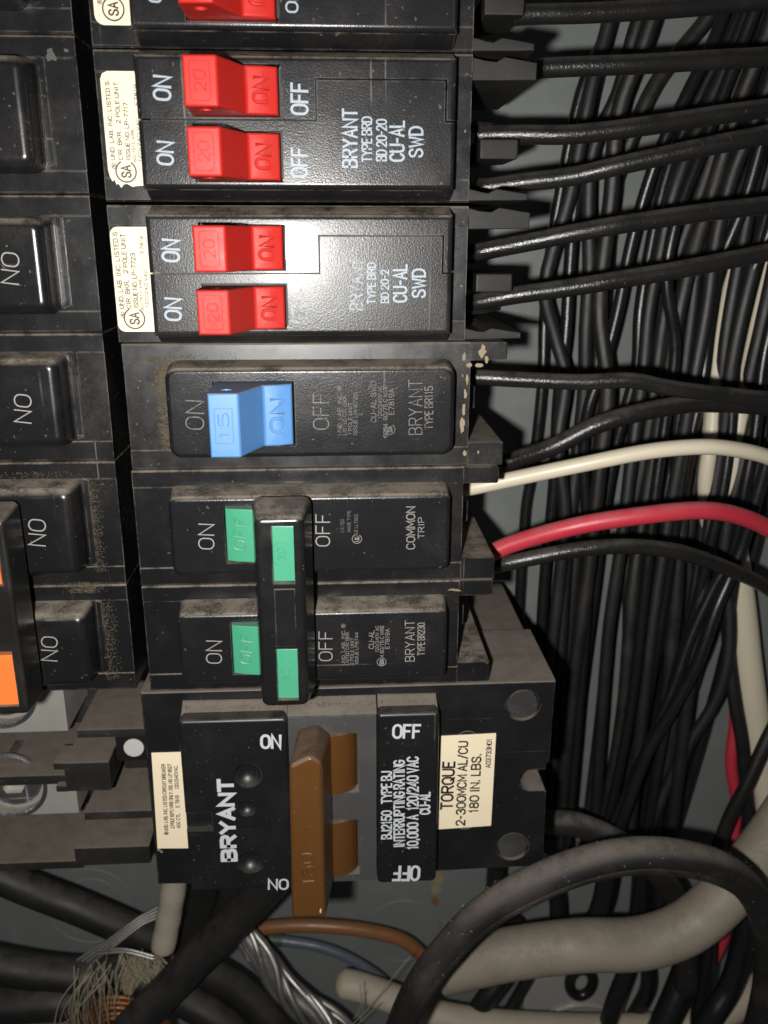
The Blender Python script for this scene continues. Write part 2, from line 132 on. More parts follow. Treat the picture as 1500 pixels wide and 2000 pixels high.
 'low_black9': (3.2, [(137.9, -173.6, -56), (138.4, -187.7, -56), (138.4, -206.5, -56)]),
 'low_black10': (3.2, [(145.7, -177.2, -60), (145.8, -189.9, -58), (148.1, -209.0, -58)]),
 'low_black11': (3.2, [(91.2, -174.8, -60), (91.1, -193.1, -60), (90.9, -210.0, -60)]),
 'low_black12': (3.0, [(110.4, -177.3, -62), (113.3, -196.0, -62), (112.5, -213.1, -62)]),
}

# ---------------------------------------------------------------- materials
def _nt(name):
    mt = bpy.data.materials.new(name); mt.use_nodes = True
    nt = mt.node_tree; b = nt.nodes['Principled BSDF']
    return mt, nt, b
def _n(nt, t, **kw):
    n = nt.nodes.new(t)
    for k, v in kw.items():
        if k.startswith('i_'): n.inputs[k[2:].replace('_', ' ')].default_value = v
        else: setattr(n, k, v)
    return n
def _math(nt, op, a, b=None, clamp=False):
    n = nt.nodes.new('ShaderNodeMath'); n.operation = op; n.use_clamp = clamp
    for i, v in enumerate((a, b)):
        if v is None: continue
        if hasattr(v, 'links'): nt.links.new(v, n.inputs[i])
        else: n.inputs[i].default_value = v
    return n.outputs[0]
def _range(nt, v, a, b, c=0., d=1., smooth=True):
    n = nt.nodes.new('ShaderNodeMapRange'); n.clamp = True
    n.interpolation_type = 'SMOOTHSTEP' if smooth else 'LINEAR'
    nt.links.new(v, n.inputs[0])
    for i, q in zip((1, 2, 3, 4), (a, b, c, d)): n.inputs[i].default_value = q
    return n.outputs[0]
def _noise(nt, vec, scale, detail=4, rough=.6, dist=0):
    n = _n(nt, 'ShaderNodeTexNoise'); nt.links.new(vec, n.inputs['Vector'])
    n.inputs['Scale'].default_value = scale; n.inputs['Detail'].default_value = detail
    n.inputs['Roughness'].default_value = rough; n.inputs['Distortion'].default_value = dist
    return n.outputs[0]
def _mix(nt, fac, a, b):
    n = nt.nodes.new('ShaderNodeMix'); n.data_type = 'RGBA'
    nt.links.new(fac, n.inputs[0])
    for v, i in ((a, 6), (b, 7)):
        if hasattr(v, 'links'): nt.links.new(v, n.inputs[i])
        else: n.inputs[i].default_value = (*v, 1)
    return n.outputs[2]
DUST = (.23, .195, .155)
def plastic(name, colr, rough=.38, dust=.9, specks=.5, wear=.5, film=.25, bump=.12, var=.18, scr=.35, metallic=0, dustcol=DUST, spec=.5, blotch=.18, coat=0, coat_r=.12, bscale=7000):
    mt, nt, b = _nt(name)
    geo = _n(nt, 'ShaderNodeNewGeometry'); pos = geo.outputs['Position']
    sep = _n(nt, 'ShaderNodeSeparateXYZ'); nt.links.new(geo.outputs['Normal'], sep.inputs[0])
    nA = _noise(nt, pos, 190, 5, .68); nB = _noise(nt, pos, 2300, 2, .6); nC = _noise(nt, pos, 55, 4, .62)
    facs = []
    if dust:
        top = _range(nt, sep.outputs[2], .25, .92)
        facs.append(_math(nt, 'MULTIPLY', top, _range(nt, _math(nt, 'ADD', nA, _math(nt, 'MULTIPLY', nB, .45)), .5, .85, blotch*dust, dust)))
    if specks:
        nS = _noise(nt, pos, 1100, 2, .5)
        facs.append(_range(nt, nS, .70, .77, 0, specks))
    if film:
        facs.append(_math(nt, 'MULTIPLY', _range(nt, nC, .45, .75, 0, film), _range(nt, nB, .3, .7, .3, 1)))
    if scr:
        # hairline scratches: two stretched noises
        for rot, st in ((.35, (900, 900, 14)), (1.2, (16, 900, 900))):
            mp = _n(nt, 'ShaderNodeMapping'); nt.links.new(pos, mp.inputs[0])
            mp.inputs['Rotation'].default_value = (0, rot, 0); mp.inputs['Scale'].default_value = st
            s = _noise(nt, mp.outputs[0], 1.0, 1, .4)
            facs.append(_math(nt, 'MULTIPLY', _range(nt, s, .735, .78, 0, scr), _range(nt, nC, .45, .65)))
    if wear:
        bv = _n(nt, 'ShaderNodeBevel', samples=2); bv.inputs[0].default_value = .00035
        dt = _n(nt, 'ShaderNodeVectorMath', operation='DOT_PRODUCT')
        nt.links.new(bv.outputs[0], dt.inputs[0]); nt.links.new(geo.outputs['Normal'], dt.inputs[1])
        e = _range(nt, dt.outputs['Value'], .995, .86, 0, wear)
        facs.append(_math(nt, 'MULTIPLY', e, _range(nt, nA, .38, .6)))
    f = facs[0] if facs else None
    for g in facs[1:]: f = _math(nt, 'MAXIMUM', f, g)
    if f is not None:
        nt.links.new(_mix(nt, f, colr, dustcol), b.inputs['Base Color'])
        rv = _math(nt, 'ADD', _math(nt, 'MULTIPLY', _math(nt, 'SUBTRACT', nA, .5), var*2), rough)
        mr = nt.nodes.new('ShaderNodeMix'); mr.data_type = 'FLOAT'
        nt.links.new(f, mr.inputs[0]); nt.links.new(rv, mr.inputs[2]); mr.inputs[3].default_value = .95
        nt.links.new(mr.outputs[0], b.inputs['Roughness'])
        if metallic:
            nt.links.new(_math(nt, 'MULTIPLY', _math(nt, 'SUBTRACT', 1, f), metallic), b.inputs['Metallic'])
    else:
        b.inputs['Base Color'].default_value = (*colr, 1); b.inputs['Roughness'].default_value = rough
        b.inputs['Metallic'].default_value = metallic
    b.inputs['Specular IOR Level'].default_value = spec
    if coat: b.inputs['Coat Weight'].default_value = coat; b.inputs['Coat Roughness'].default_value = coat_r
    if bump:
        bp = _n(nt, 'ShaderNodeBump'); bp.inputs['Strength'].default_value = bump; bp.inputs['Distance'].default_value = .00012
        nt.links.new(_noise(nt, pos, bscale, 2, .6), bp.inputs['Height']); nt.links.new(bp.outputs[0], b.inputs['Normal'])
    return mt
M = {}
M['black'] = plastic('black_phenolic', (.0075, .0075, .0085), .25, film=.07, specks=.35, var=.12, wear=.6)
M['black_face'] = plastic('black_phenolic_face', (.009, .009, .0105), .25, film=.06, specks=.28, bump=.22, var=.07, spec=.36, bscale=3600)
M['black_matte'] = plastic('black_phenolic_matte', (.011, .011, .012), .30, film=.09, specks=.35, bump=.3, var=.05, spec=.27, coat=.25, coat_r=.11, bscale=3200)
M['black_dirty'] = plastic('black_phenolic_dirty', (.010, .0097, .0095), .30, film=.11, specks=.55, wear=.6, blotch=.6, dustcol=(.19, .16, .128))
M['main_case'] = plastic('main_breaker_case', (.0075, .0075, .0085), .3, dust=.95, film=.05, specks=.5, wear=.7, scr=.5, blotch=.72, dustcol=(.17, .145, .118))
M['black_heavy'] = plastic('black_dust_laden', (.011, .0105, .01), .5, dust=.92, film=.25, specks=.7, bump=.6, blotch=.72, dustcol=(.17, .142, .115))
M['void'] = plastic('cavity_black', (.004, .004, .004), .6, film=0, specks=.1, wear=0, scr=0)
M['red'] = plastic('red_plastic', (.45, .018, .013), .44, spec=.28, dust=.5, film=.35, specks=.2, wear=.15, scr=.2, dustcol=(.27, .055, .04))
M['blue'] = plastic('blue_plastic', (.085, .225, .49), .40, dust=.75, film=.12, specks=.1, wear=.08, scr=.1)
M['green'] = plastic('green_plastic', (.05, .29, .165), .42, dust=.4, film=.04, specks=.05, wear=.08, scr=0)
M['orange'] = plastic('orange_plastic', (.80, .17, .03), .45, dust=.3, film=.03, specks=.04, wear=.05, scr=0)
M['brown'] = plastic('brown_plastic', (.09, .037, .009), .32, dust=.7, film=.05, specks=.25, wear=.1, scr=.3, dustcol=(.2, .15, .1))
M['metal_grey'] = plastic('grey_slider', (.05, .049, .048), .5, dust=.7, film=.3, specks=.3, wear=.3, scr=.8, dustcol=(.22, .21, .2))
M['cream'] = plastic('cream_label', (.74, .665, .48), .6, dust=0, film=.10, specks=.18, wear=0, scr=0, bump=.05, dustcol=(.42, .32, .2))
M['cream2'] = plastic('tan_label', (.78, .67, .48), .6, dust=0, film=.10, specks=.15, wear=0, scr=0, bump=.05, dustcol=(.42, .32, .2))
M['plate'] = plastic('grey_green_enamel', (.138, .149, .144), .40, dust=.4, film=.25, specks=.15, wear=0, scr=.5, bump=.05, dustcol=(.26, .26, .25))
M['wire_black'] = plastic('black_wire_sheath', (.010, .0095, .0095), .27, dust=.5, film=.12, specks=.35, wear=0, scr=.15, bump=.75, spec=.6, bscale=2600, dustcol=(.085, .072, .06))
M['wire_deep'] = plastic('black_bundle_sheath', (.0085, .0085, .009), .28, dust=.12, film=.04, specks=.06, wear=0, scr=0, bump=.25, dustcol=(.08, .07, .06))
M['wire_dull'] = plastic('dull_bundle_sheath', (.0105, .0105, .011), .44, dust=.2, film=.15, specks=.2, wear=0, scr=.2, bump=.5, dustcol=(.07, .062, .055))
M['wire_dusty'] = plastic('dusty_bundle_sheath', (.012, .0115, .011), .36, dust=.5, film=.5, specks=.4, wear=0, scr=.3, bump=.6, dustcol=(.055, .048, .042))
M['cable_black'] = plastic('black_cable_jacket', (.012, .011, .0105), .48, dust=.85, film=.22, specks=.6, wear=0, scr=.3, bump=.5, dustcol=(.115, .10, .086))
M['cable_deep'] = plastic('deep_cable_jacket', (.0095, .009, .0085), .5, dust=.5, film=.18, specks=.3, wear=0, scr=.25, bump=.35, dustcol=(.07, .06, .05))
M['wire_white'] = plastic('cream_wire_sheath', (.56, .50, .385), .42, dust=.35, film=.15, specks=.1, wear=0, scr=0, bump=.1, dustcol=(.34, .29, .22))
M['wire_red'] = plastic('red_wire_sheath', (.44, .026, .045), .40, dust=.45, film=.1, specks=.1, wear=0, scr=0, bump=.25, dustcol=(.28, .13, .125))
M['cable_grey'] = plastic('grey_cable_jacket', (.26, .225, .175), .55, dust=.5, film=.6, specks=.5, wear=0, scr=.7, bump=.5, bscale=2500, dustcol=(.12, .10, .08))
M['cable_beige'] = plastic('beige_cable_jacket', (.40, .345, .265), .55, dust=.3, film=.2, specks=.3, wear=0, scr=0, bump=.2, dustcol=(.2, .165, .13))
M['tan'] = plastic('chalky_cable_sheath', (.30, .262, .21), .8, dust=.4, film=.95, specks=.5, wear=0, scr=.9, bump=.7, dustcol=(.10, .085, .07))
M['copper'] = plastic('dull_copper', (.32, .125, .045), .45, dust=.3, film=.5, specks=.2, wear=0, scr=.2, metallic=.85, dustcol=(.2, .1, .05))
M['brown_wire'] = plastic('brown_wire_sheath', (.20, .082, .03), .32, dust=.3, film=.12, specks=.1, wear=0, scr=.1, bump=.1, dustcol=(.12, .08, .05))
M['blue_wire'] = plastic('blue_grey_wire_sheath', (.085, .095, .13), .32, dust=.3, film=.1, specks=.1, wear=0, scr=0, bump=.1, dustcol=(.1, .1, .1))
M['green_wire'] = plastic('dark_green_sheath', (.014, .05, .025), .5, dust=.2, film=.1, specks=.1, wear=0, scr=0)
M['alu'] = plastic('bare_aluminium', (.50, .48, .45), .36, dust=.2, film=.12, specks=.1, wear=0, scr=.3, metallic=.95, bump=.3)
M['lug'] = plastic('dusty_aluminium_lug', (.38, .37, .34), .48, dust=.85, film=.45, specks=.5, wear=.1, scr=.4, metallic=.4, dustcol=(.19, .17, .14))
M['lug_bright'] = plastic('turned_aluminium', (.8, .78, .75), .2, dust=.12, film=.06, specks=.2, wear=0, scr=.3, metallic=1.)
M['rivet'] = plastic('dark_rivet', (.028, .027, .026), .45, dust=.8, film=.5, specks=.5, wear=.5, dustcol=(.09, .082, .075))
M['white_dot'] = plastic('white_plug', (.50, .49, .47), .6, dust=.2, film=.1, specks=.1, wear=0, scr=0)
M['fluff'] = plastic('tan_dust_fluff', (.10, .08, .052), .9, dust=0, film=0, specks=0, wear=0, scr=0, bump=0)
M['glue'] = plastic('dried_glue', (.24, .19, .115), .7, dust=0, film=.5, specks=.4, wear=0, scr=0, bump=.6, dustcol=(.09, .07, .05))
M['fibre'] = plastic('frayed_fibre', (.27, .235, .165), .6, dust=0, film=0, specks=0, wear=0, scr=0, bump=0)
M['rust'] = plastic('rust', (.16, .065, .025), .9, dust=0, film=.3, specks=.2, wear=0, scr=0, bump=.4)
M['dusty_slope'] = plastic('dust_settled_slope', (.02, .018, .016), .7, dust=1., film=.4, specks=.7, wear=.2, bump=.6, dustcol=(.165, .14, .115), blotch=.7)
M['ledge'] = plastic('grimy_ledge', (.012, .0115, .011), .55, dust=.6, spec=.3, film=.2, specks=.4, dustcol=(.09, .075, .055))
M['black_clean'] = plastic('black_phenolic_clean', (.0075, .0075, .0085), .36, dust=.18, film=.05, specks=.35, var=.1, wear=.3)
M['loop_jacket'] = plastic('dusty_loop_jacket', (.014, .0125, .0115), .45, dust=.85, film=.35, specks=1., wear=0, scr=.7, bump=1., dustcol=(.16, .137, .118), blotch=.5)
def ink(name, c, under, worn, scale=700):
    mt, nt, b = _nt(name)
    geo = _n(nt, 'ShaderNodeNewGeometry')
    n1 = _noise(nt, geo.outputs['Position'], scale, 4, .65)
    f = _range(nt, n1, worn-.06, worn+.06)
    nt.links.new(_mix(nt, f, c, under), b.inputs['Base Color'])
    b.inputs['Roughness'].default_value = .5
    return mt
M['p_w'] = ink('pale_print', (.27, .32, .375), (.03, .03, .035), .68)
M['p_f'] = ink('faded_print', (.22, .25, .28), (.07, .08, .09), .53, 900)
M['p_t'] = ink('worn_fine_print', (.115, .105, .095), (.012, .012, .012), .58, 1100)
M['p_T'] = ink('fine_print', (.27, .26, .245), (.025, .025, .025), .70, 900)
M['p_s'] = ink('worn_small_print', (.105, .095, .085), (.012, .012, .012), .60, 900)
M['p_S'] = ink('small_print', (.21, .195, .185), (.02, .02, .02), .70, 900)
M['p_b'] = ink('bold_print', (.50, .53, .54), (.1, .1, .1), .76)
M['p_B'] = M['p_b']; M['p_n'] = M['p_b']
M['p_k'] = ink('black_ink', (.014, .012, .011), (.2, .17, .12), .80)
M['p_i'] = ink('brown_ink', (.035, .023, .017), (.2, .16, .11), .74)

# ---------------------------------------------------------------- mesh helpers (mm)
rnd = random.Random(7)
def box(bm, x0, x1, z0, z1, h0, h1):
    v = [bm.verts.new(P(x, z, h)) for x in (x0, x1) for z in (z0, z1) for h in (h0, h1)]
    for f in ((0, 1, 3, 2), (4, 6, 7, 5), (0, 4, 5, 1), (2, 3, 7, 6), (0, 2, 6, 4), (1, 5, 7, 3)):
        bm.faces.new([v[i] for i in f])
    return bm
def _prism(bm, a, b):
    va = [bm.verts.new(q) for q in a]; vb = [bm.verts.new(q) for q in b]
    n = len(a)
    bm.faces.new(va[::-1]); bm.faces.new(vb)
    for i in range(n):
        j = (i+1) % n
        bm.faces.new((va[i], va[j], vb[j], vb[i]))
    return bm
def prism_h(bm, poly, h0, h1, top=None):
    t = top or poly
    return _prism(bm, [P(x, z, h0) for x, z in poly], [P(x, z, h1) for x, z in t])
def prism_x(bm, prof, x0, x1): return _prism(bm, [P(x0, z, h) for z, h in prof], [P(x1, z, h) for z, h in prof])
def prism_z(bm, prof, z0, z1): return _prism(bm, [P(x, z0, h) for x, h in prof], [P(x, z1, h) for x, h in prof])
def rrect(x0, x1, z0, z1, r, n=5):
    out = []
    for cx, cz, a0 in ((x1-r, z1-r, 0), (x0+r, z1-r, 90), (x0+r, z0+r, 180), (x1-r, z0+r, 270)):
        for i in range(n+1):
            a = R(a0+90*i/n); out.append((cx+r*math.cos(a), cz+r*math.sin(a)))
    return out
def circ(cx, cz, r, n=28, a0=0): return [(cx+r*math.cos(2*math.pi*i/n+a0), cz+r*math.sin(2*math.pi*i/n+a0)) for i in range(n)]
def bev(bm, off, seg=2, test=None, ang=25):
    bmesh.ops.recalc_face_normals(bm, faces=bm.faces)
    es = []
    for e in bm.edges:
        if len(e.link_faces) == 2 and e.calc_face_angle(0) > R(ang):
            if test is None or test(*[(v.co.x/S, v.co.z/S, -v.co.y/S) for v in e.verts]): es.append(e)
    if es: bmesh.ops.bevel(bm, geom=es, offset=off*S, segments=seg, affect='EDGES', profile=.5, clamp_overlap=True)
    return bm
def thing(name, label, cat, group=None, at=(0, 0, 0)):
    o = bpy.data.objects.new(name, None); col.objects.link(o); o.empty_display_size = .01
    o.location = P(*at); o['label'] = label; o['category'] = cat
    if group: o['group'] = group
    return o
def tag(o, label, cat, group=None):
    o['label'] = label; o['category'] = cat
    if group: o['group'] = group
    return o
def _off(parent):
    v = Vector((0, 0, 0))
    while parent: v += parent.location; parent = parent.parent
    return v
def mk(name, bm, mat, parent=None, smooth=35, recalc=True, kind=None, label=None):
    if recalc: bmesh.ops.recalc_face_normals(bm, faces=bm.faces)
    me = bpy.data.meshes.new(name)
    off = _off(parent)
    if off.length: bmesh.ops.translate(bm, vec=-off, verts=bm.verts)
    bm.to_mesh(me); bm.free()
    if smooth:
        for p in me.polygons: p.use_smooth = True
        me.set_sharp_from_angle(angle=R(smooth))
    me.materials.append(M[mat] if isinstance(mat, str) else mat)
    o = bpy.data.objects.new(name, me); col.objects.link(o); o.parent = parent
    if smooth == 35: wn(o)
    if kind: o['kind'] = kind
    if label: o['label'] = label
    return o
def wn(o):
    md = o.modifiers.new('flat_faces', 'WEIGHTED_NORMAL'); md.keep_sharp = True; md.weight = 100
def NB(): return bmesh.new()
def cut(o, cutters):
    """Real holes: subtract the given bmesh solids from a finished part."""
    off = _off(o.parent); o.modifiers.clear()
    tmp = []
    for bm in cutters:
        bmesh.ops.recalc_face_normals(bm, faces=bm.faces)
        bmesh.ops.translate(bm, vec=-off, verts=bm.verts)
        me = bpy.data.meshes.new('cutter'); bm.to_mesh(me); bm.free()
        c = bpy.data.objects.new('cutter', me); col.objects.link(c)
        c.parent = o.parent
        md = o.modifiers.new('cut', 'BOOLEAN'); md.operation = 'DIFFERENCE'; md.solver = 'EXACT'; md.object = c
        tmp.append(c)
    dg = bpy.context.evaluated_depsgraph_get(); dg.update()
    me = bpy.data.meshes.new_from_object(o.evaluated_get(dg))
    old = o.data; o.modifiers.clear(); o.data = me
    me.name = o.name
    for c in tmp:
        d = c.data; bpy.data.objects.remove(c); bpy.data.meshes.remove(d)
    bpy.data.meshes.remove(old)
    for p in me.polygons: p.use_smooth = True
    me.set_sharp_from_angle(angle=R(35))
    wn(o)
    return o
def catmull(pts, n=6):
    pts = [Vector(q) for q in pts]
    out = []
    for i in range(len(pts)-1):
        p0 = pts[i-1] if i else pts[0]*2-pts[1]
        p1, p2 = pts[i], pts[i+1]
        p3 = pts[i+2] if i+2 < len(pts) else pts[-1]*2-pts[-2]
        # centripetal-ish: scale tangents by the segment length
        L = (p2-p1).length
        m1 = (p2-p0)*(L/max(1e-6, (p1-p0).length+L)); m2 = (p3-p1)*(L/max(1e-6, (p3-p2).length+L))
        for k in range(n):
            t = k/n; t2 = t*t; t3 = t2*t
            out.append(p1*(2*t3-3*t2+1)+m1*(t3-2*t2+t)+p2*(-2*t3+3*t2)+m2*(t3-t2))
    out.append(pts[-1])
    return out
def frames(path):
    up = Vector((0, 0, 1)); fr = []
    for i in range(len(path)):
        a = path[max(0, i-1)]; b = path[min(len(path)-1, i+1)]
        t = (b-a).normalized()
        n = (up-t*up.dot(t))
        n = n.normalized() if n.length > 1e-4 else t.orthogonal().normalized()
        up = n
        fr.append((path[i], n, t.cross(n)))
    return fr
def tube(bm, path, r, seg=14, rx=None, cap=True, wob=0, loop=False):
    """path in mm as (x, z, h); r radius in mm or a function of 0..1"""
    if loop: path = path[:-1]
    pw = [P(*q) for q in path]
    fr = frames(pw); rings = []
    if loop:
        up = Vector((0, 1, 0)); fr = []; n_ = len(pw)
        for i in range(n_):
            t = (pw[(i+1) % n_]-pw[i-1]).normalized(); nn = (up-t*up.dot(t)).normalized(); fr.append((pw[i], nn, t.cross(nn)))
    N = len(fr)
    for i, (c, n, b) in enumerate(fr):
        rr = r(i/(N-1)) if callable(r) else r
        r2 = rx if rx else rr
        if wob: rr *= 1+wob*math.sin(i*1.7)
        rings.append([bm.verts.new(c+(n*math.cos(a)*rr+b*math.sin(a)*r2)*S) for a in (2*math.pi*k/seg for k in range(seg))])
    for i in range(N-1):
        for k in range(seg):
            j = (k+1) % seg
            bm.faces.new((rings[i][k], rings[i][j], rings[i+1][j], rings[i+1][k]))
    if loop:
        for k in range(seg):
            j = (k+1) % seg
            bm.faces.new((rings[-1][k], rings[-1][j], rings[0][j], rings[0][k]))
    elif cap:
        bm.faces.new(rings[0][::-1]); bm.faces.new(rings[-1])
    return bm

# ---------------------------------------------------------------- engraved / printed lettering
def arc(cx, cy, rx, ry, a0, a1, n=12): return [(cx+rx*math.cos(R(a0+(a1-a0)*i/n)), cy+ry*math.sin(R(a0+(a1-a0)*i/n))) for i in range(n+1)]
def oval(): # rounded block O
    return arc(.5, .68, .5, .32, 0, 180, 8)+arc(.5, .32, .5, .32, 180, 360, 8)+[(1, .68)]
G = {
 'A': [[(0, 0), (.5, 1), (1, 0)], [(.17, .34), (.83, .34)]],
 'B': [[(.0, 0), (0, 1), (.6, 1), (.86, .93), (.92, .76), (.86, .59), (.6, .52), (0, .52)], [(.6, .52), (.92, .43), (1, .26), (.92, .08), (.62, 0), (0, 0)]],
 'C': [arc(.5, .66, .5, .34, 20, 180, 8)+arc(.5, .34, .5, .34, 180, 340, 8)],
 'D': [[(0, 0), (0, 1), (.5, 1), (.82, .9), (1, .66), (1, .34), (.82, .1), (.5, 0), (0, 0)]],
 'E': [[(.95, 1), (0, 1), (0, 0), (.95, 0)], [(0, .52), (.8, .52)]],
 'F': [[(.95, 1), (0, 1), (0, 0)], [(0, .52), (.8, .52)]],
 'G': [arc(.5, .66, .5, .34, 20, 180, 8)+arc(.5, .34, .5, .34, 180, 360, 8)+[(1, .46), (.55, .46)]],
 'H': [[(0, 0), (0, 1)], [(1, 0), (1, 1)], [(0, .52), (1, .52)]],
 'I': [[(.5, 0), (.5, 1)]],
 'J': [[(.9, 1), (.9, .25), (.72, .04), (.4, 0), (.1, .06), (0, .26)]],
 'K': [[(0, 0), (0, 1)], [(.95, 1), (.03, .42)], [(.36, .63), (1, 0)]],
 'L': [[(0, 1), (0, 0), (.95, 0)]],
 'M': [[(0, 0), (0, 1), (.5, .25), (1, 1), (1, 0)]],
 'N': [[(0, 0), (0, 1), (1, 0), (1, 1)]],
 'O': [oval()],
 'P': [[(0, 0), (0, 1), (.62, 1), (.92, .92), (1, .73), (.92, .54), (.62, .46), (0, .46)]],
 'Q': [oval(), [(.6, .25), (1, -.05)]],
 'R': [[(0, 0), (0, 1), (.62, 1), (.9, .93), (.98, .75), (.9, .57), (.62, .5), (0, .5)], [(.55, .48), (1, 0)]],
 'S': [[(.96, .76), (.86, .92), (.6, 1), (.36, 1), (.1, .9), (.04, .74), (.14, .6), (.4, .53), (.66, .47), (.92, .38), (1, .22), (.9, .08), (.62, 0), (.36, 0), (.1, .08), (0, .25)]],
 'T': [[(0, 1), (1, 1)], [(.5, 1), (.5, 0)]],
 'U': [[(0, 1), (0, .3), (.12, .07), (.5, 0), (.88, .07), (1, .3), (1, 1)]],
 'V': [[(0, 1), (.5, 0), (1, 1)]],
 'W': [[(0, 1), (.24, 0), (.5, .75), (.76, 0), (1, 1)]],
 'X': [[(0, 0), (1, 1)], [(0, 1), (1, 0)]],
 'Y': [[(0, 1), (.5, .48), (1, 1)], [(.5, .48), (.5, 0)]],
 '0': [oval()],
 '1': [[(.2, .8), (.55, 1), (.55, 0)]],
 '2': [[(.03, .76), (.15, .94), (.45, 1), (.8, .95), (.97, .76), (.9, .55), (.1, .1), (0, 0), (1, 0)]],
 '3': [[(.03, .82), (.2, .97), (.5, 1), (.85, .94), (.95, .76), (.84, .58), (.45, .53)], [(.45, .53), (.88, .46), (1, .26), (.88, .06), (.5, 0), (.18, .03), (0, .2)]],
 '4': [[(.75, 0), (.75, 1), (0, .28), (1, .28)]],
 '5': [[(.92, 1), (.12, 1), (.06, .55), (.5, .62), (.9, .52), (1, .3), (.88, .07), (.48, 0), (.14, .04), (0, .2)]],
 '6': [[(.9, .88), (.6, 1), (.3, .97), (.07, .72), (0, .35), (.1, .08), (.5, 0), (.9, .08), (1, .32), (.88, .54), (.5, .6), (.1, .5)]],
 '7': [[(0, 1), (1, 1), (.35, 0)]],
 '8': [arc(.5, .76, .42, .24, -90, 270, 14), arc(.5, .26, .5, .26, 90, 450, 14)],
 '9': [[(.1, .12), (.4, 0), (.7, .03), (.93, .28), (1, .65), (.9, .92), (.5, 1), (.1, .92), (0, .68), (.12, .46), (.5, .4), (.9, .5)]],
 '-': [[(.1, .48), (.9, .48)]], '/': [[(0, -.05), (1, 1.05)]], '.': [[(.3, .0), (.3, .1)]], ',': [[(.4, .1), (.2, -.15)]],
 '°': [arc(.5, .8, .35, .18, 0, 360, 10)], '®': [arc(.5, .5, .62, .62, 0, 360, 14), [(.3, .2), (.3, .8), (.65, .75), (.65, .52), (.3, .48)], [(.5, .48), (.72, .2)]],
}
WID = {'I': .3, '1': .55, '.': .25, ',': .3, ' ': .55, '-': .6, '/': .6, 'M': 1.15, 'W': 1.25, '®': 1.1, '°': .6, 'J': .8, 'E': .85, 'F': .85, 'L': .82}
STY = {'w': .135, 'f': .13, 't': .062, 'T': .075, 's': .11, 'S': .115, 'b': .165, 'n': .15, 'B': .23, 'k': .165, 'i': .17}
def ribbon(bm, pts, w, fn, h):
    pts = [Vector(q) for q in pts]
    q = [pts[0]]
    for p_ in pts[1:]:
        if (p_-q[-1]).length > 1e-4: q.append(p_)
    pts = q
    n = len(pts)
    if n < 2: return
    closed = (pts[0]-pts[-1]).length < 1e-3
    if not closed:
        pts[0] = pts[0]-(pts[1]-pts[0]).normalized()*w*.35; pts[-1] = pts[-1]+(pts[-1]-pts[-2]).normalized()*w*.35
    L = []; Rr = []
    for i in range(n):
        a = pts[i-1] if i else (pts[-2] if closed else None)
        b = pts[i+1] if i < n-1 else (pts[1] if closed else None)
        d1 = (pts[i]-a).normalized() if a is not None else None
        d2 = (b-pts[i]).normalized() if b is not None else None
        if d1 is None: d1 = d2
        if d2 is None: d2 = d1
        t = d1+d2
        t = t.normalized() if t.length > .25 else Vector((-d1.y, d1.x))
        nn = Vector((-t.y, t.x)); c = max(.42, nn.dot(Vector((-d1.y, d1.x))))
        L.append(pts[i]+nn*(w/2/c)); Rr.append(pts[i]-nn*(w/2/c))
    vl = [bm.verts.new(fn(v.x, v.y, h)) for v in L]; vr = [bm.verts.new(fn(v.x, v.y, h)) for v in Rr]
    for i in range(n-1): bm.faces.new((vl[i], vr[i], vr[i+1], vl[i+1]))
def put_text(bm, e, lift=.03):
    s, cx, cz, ang, length, cap, h, sty = e
    w = STY[sty]*cap
    gap = .34; x = 0; spans = []
    for ch in s:
        gw = WID.get(ch, 1.)*.62; spans.append((ch, x, gw)); x += gw+gap*(.62 if ch != ' ' else 0)
    total = max(.1, x-gap*.62)
    sx = (length-w)/total; sy = cap-w
    ca, sa = math.cos(R(ang)), math.sin(R(ang))
    k = 0
    def fn(u, v, hh): return P(cx+u*ca-v*sa, cz+u*sa+v*ca, hh)
    for ch, x0, gw in spans:
        for pl in G.get(ch, []):
            k += 1
            ribbon(bm, [((x0+px*gw)*sx-(length-w)/2, (py-.5)*sy) for px, py in pl], w, fn, h+lift+.006*(k % 3))
def lettering(name, entries, parent, lift=.03):
    by = {}
    for e in entries: by.setdefault(e[7], []).append(e)
    for sty, es in by.items():
        bm = NB()
        for e in es: put_text(bm, e, lift)
        for f in bm.faces:
            f.normal_update()
            if f.normal.y > 0: f.normal_flip()
        mk(name, bm, 'p_'+sty, parent, smooth=0, recalc=False)
def mark(bm, cx, cz, r, h, w, txt='SA', ang=90):
    """certification roundel: open ring with letters"""
    def fn(u, v, hh): return P(u, v, hh)
    ribbon(bm, [(cx+r*math.cos(R(a)), cz+r*math.sin(R(a))) for a in range(118, 118+305, 9)], w, fn, h)
    put_text(bm, (txt, cx, cz, ang, r*1.25, r*1.05, h, 'b'), .004)
def emboss(name, s, cx, cz, ang, length, cap, h, mat, parent, w=.14, depth=.22, slope=None):
    """raised lettering moulded into a part"""
    bm = NB(); x = 0; spans = []
    for ch in s:
        gw = WID.get(ch, 1.)*.62; spans.append((ch, x, gw)); x += gw+.22
    total = x-.22; wd = w*cap; sx = (length-wd)/total; sy = cap-wd
    ca, sa = math.cos(R(ang)), math.sin(R(ang))
    for ch, x0, gw in spans:
        for pl in G[ch]:
            pts = []
            for px, py in pl:
                u = (x0+px*gw)*sx-(length-wd)/2; v = (py-.5)*sy
                xx = cx+u*ca-v*sa; zz = cz+u*sa+v*ca
                pts.append((xx, zz, (slope(xx) if slope else h)))
            tube(bm, pts, wd/2, 6)
    return mk(name, bm, mat, parent)

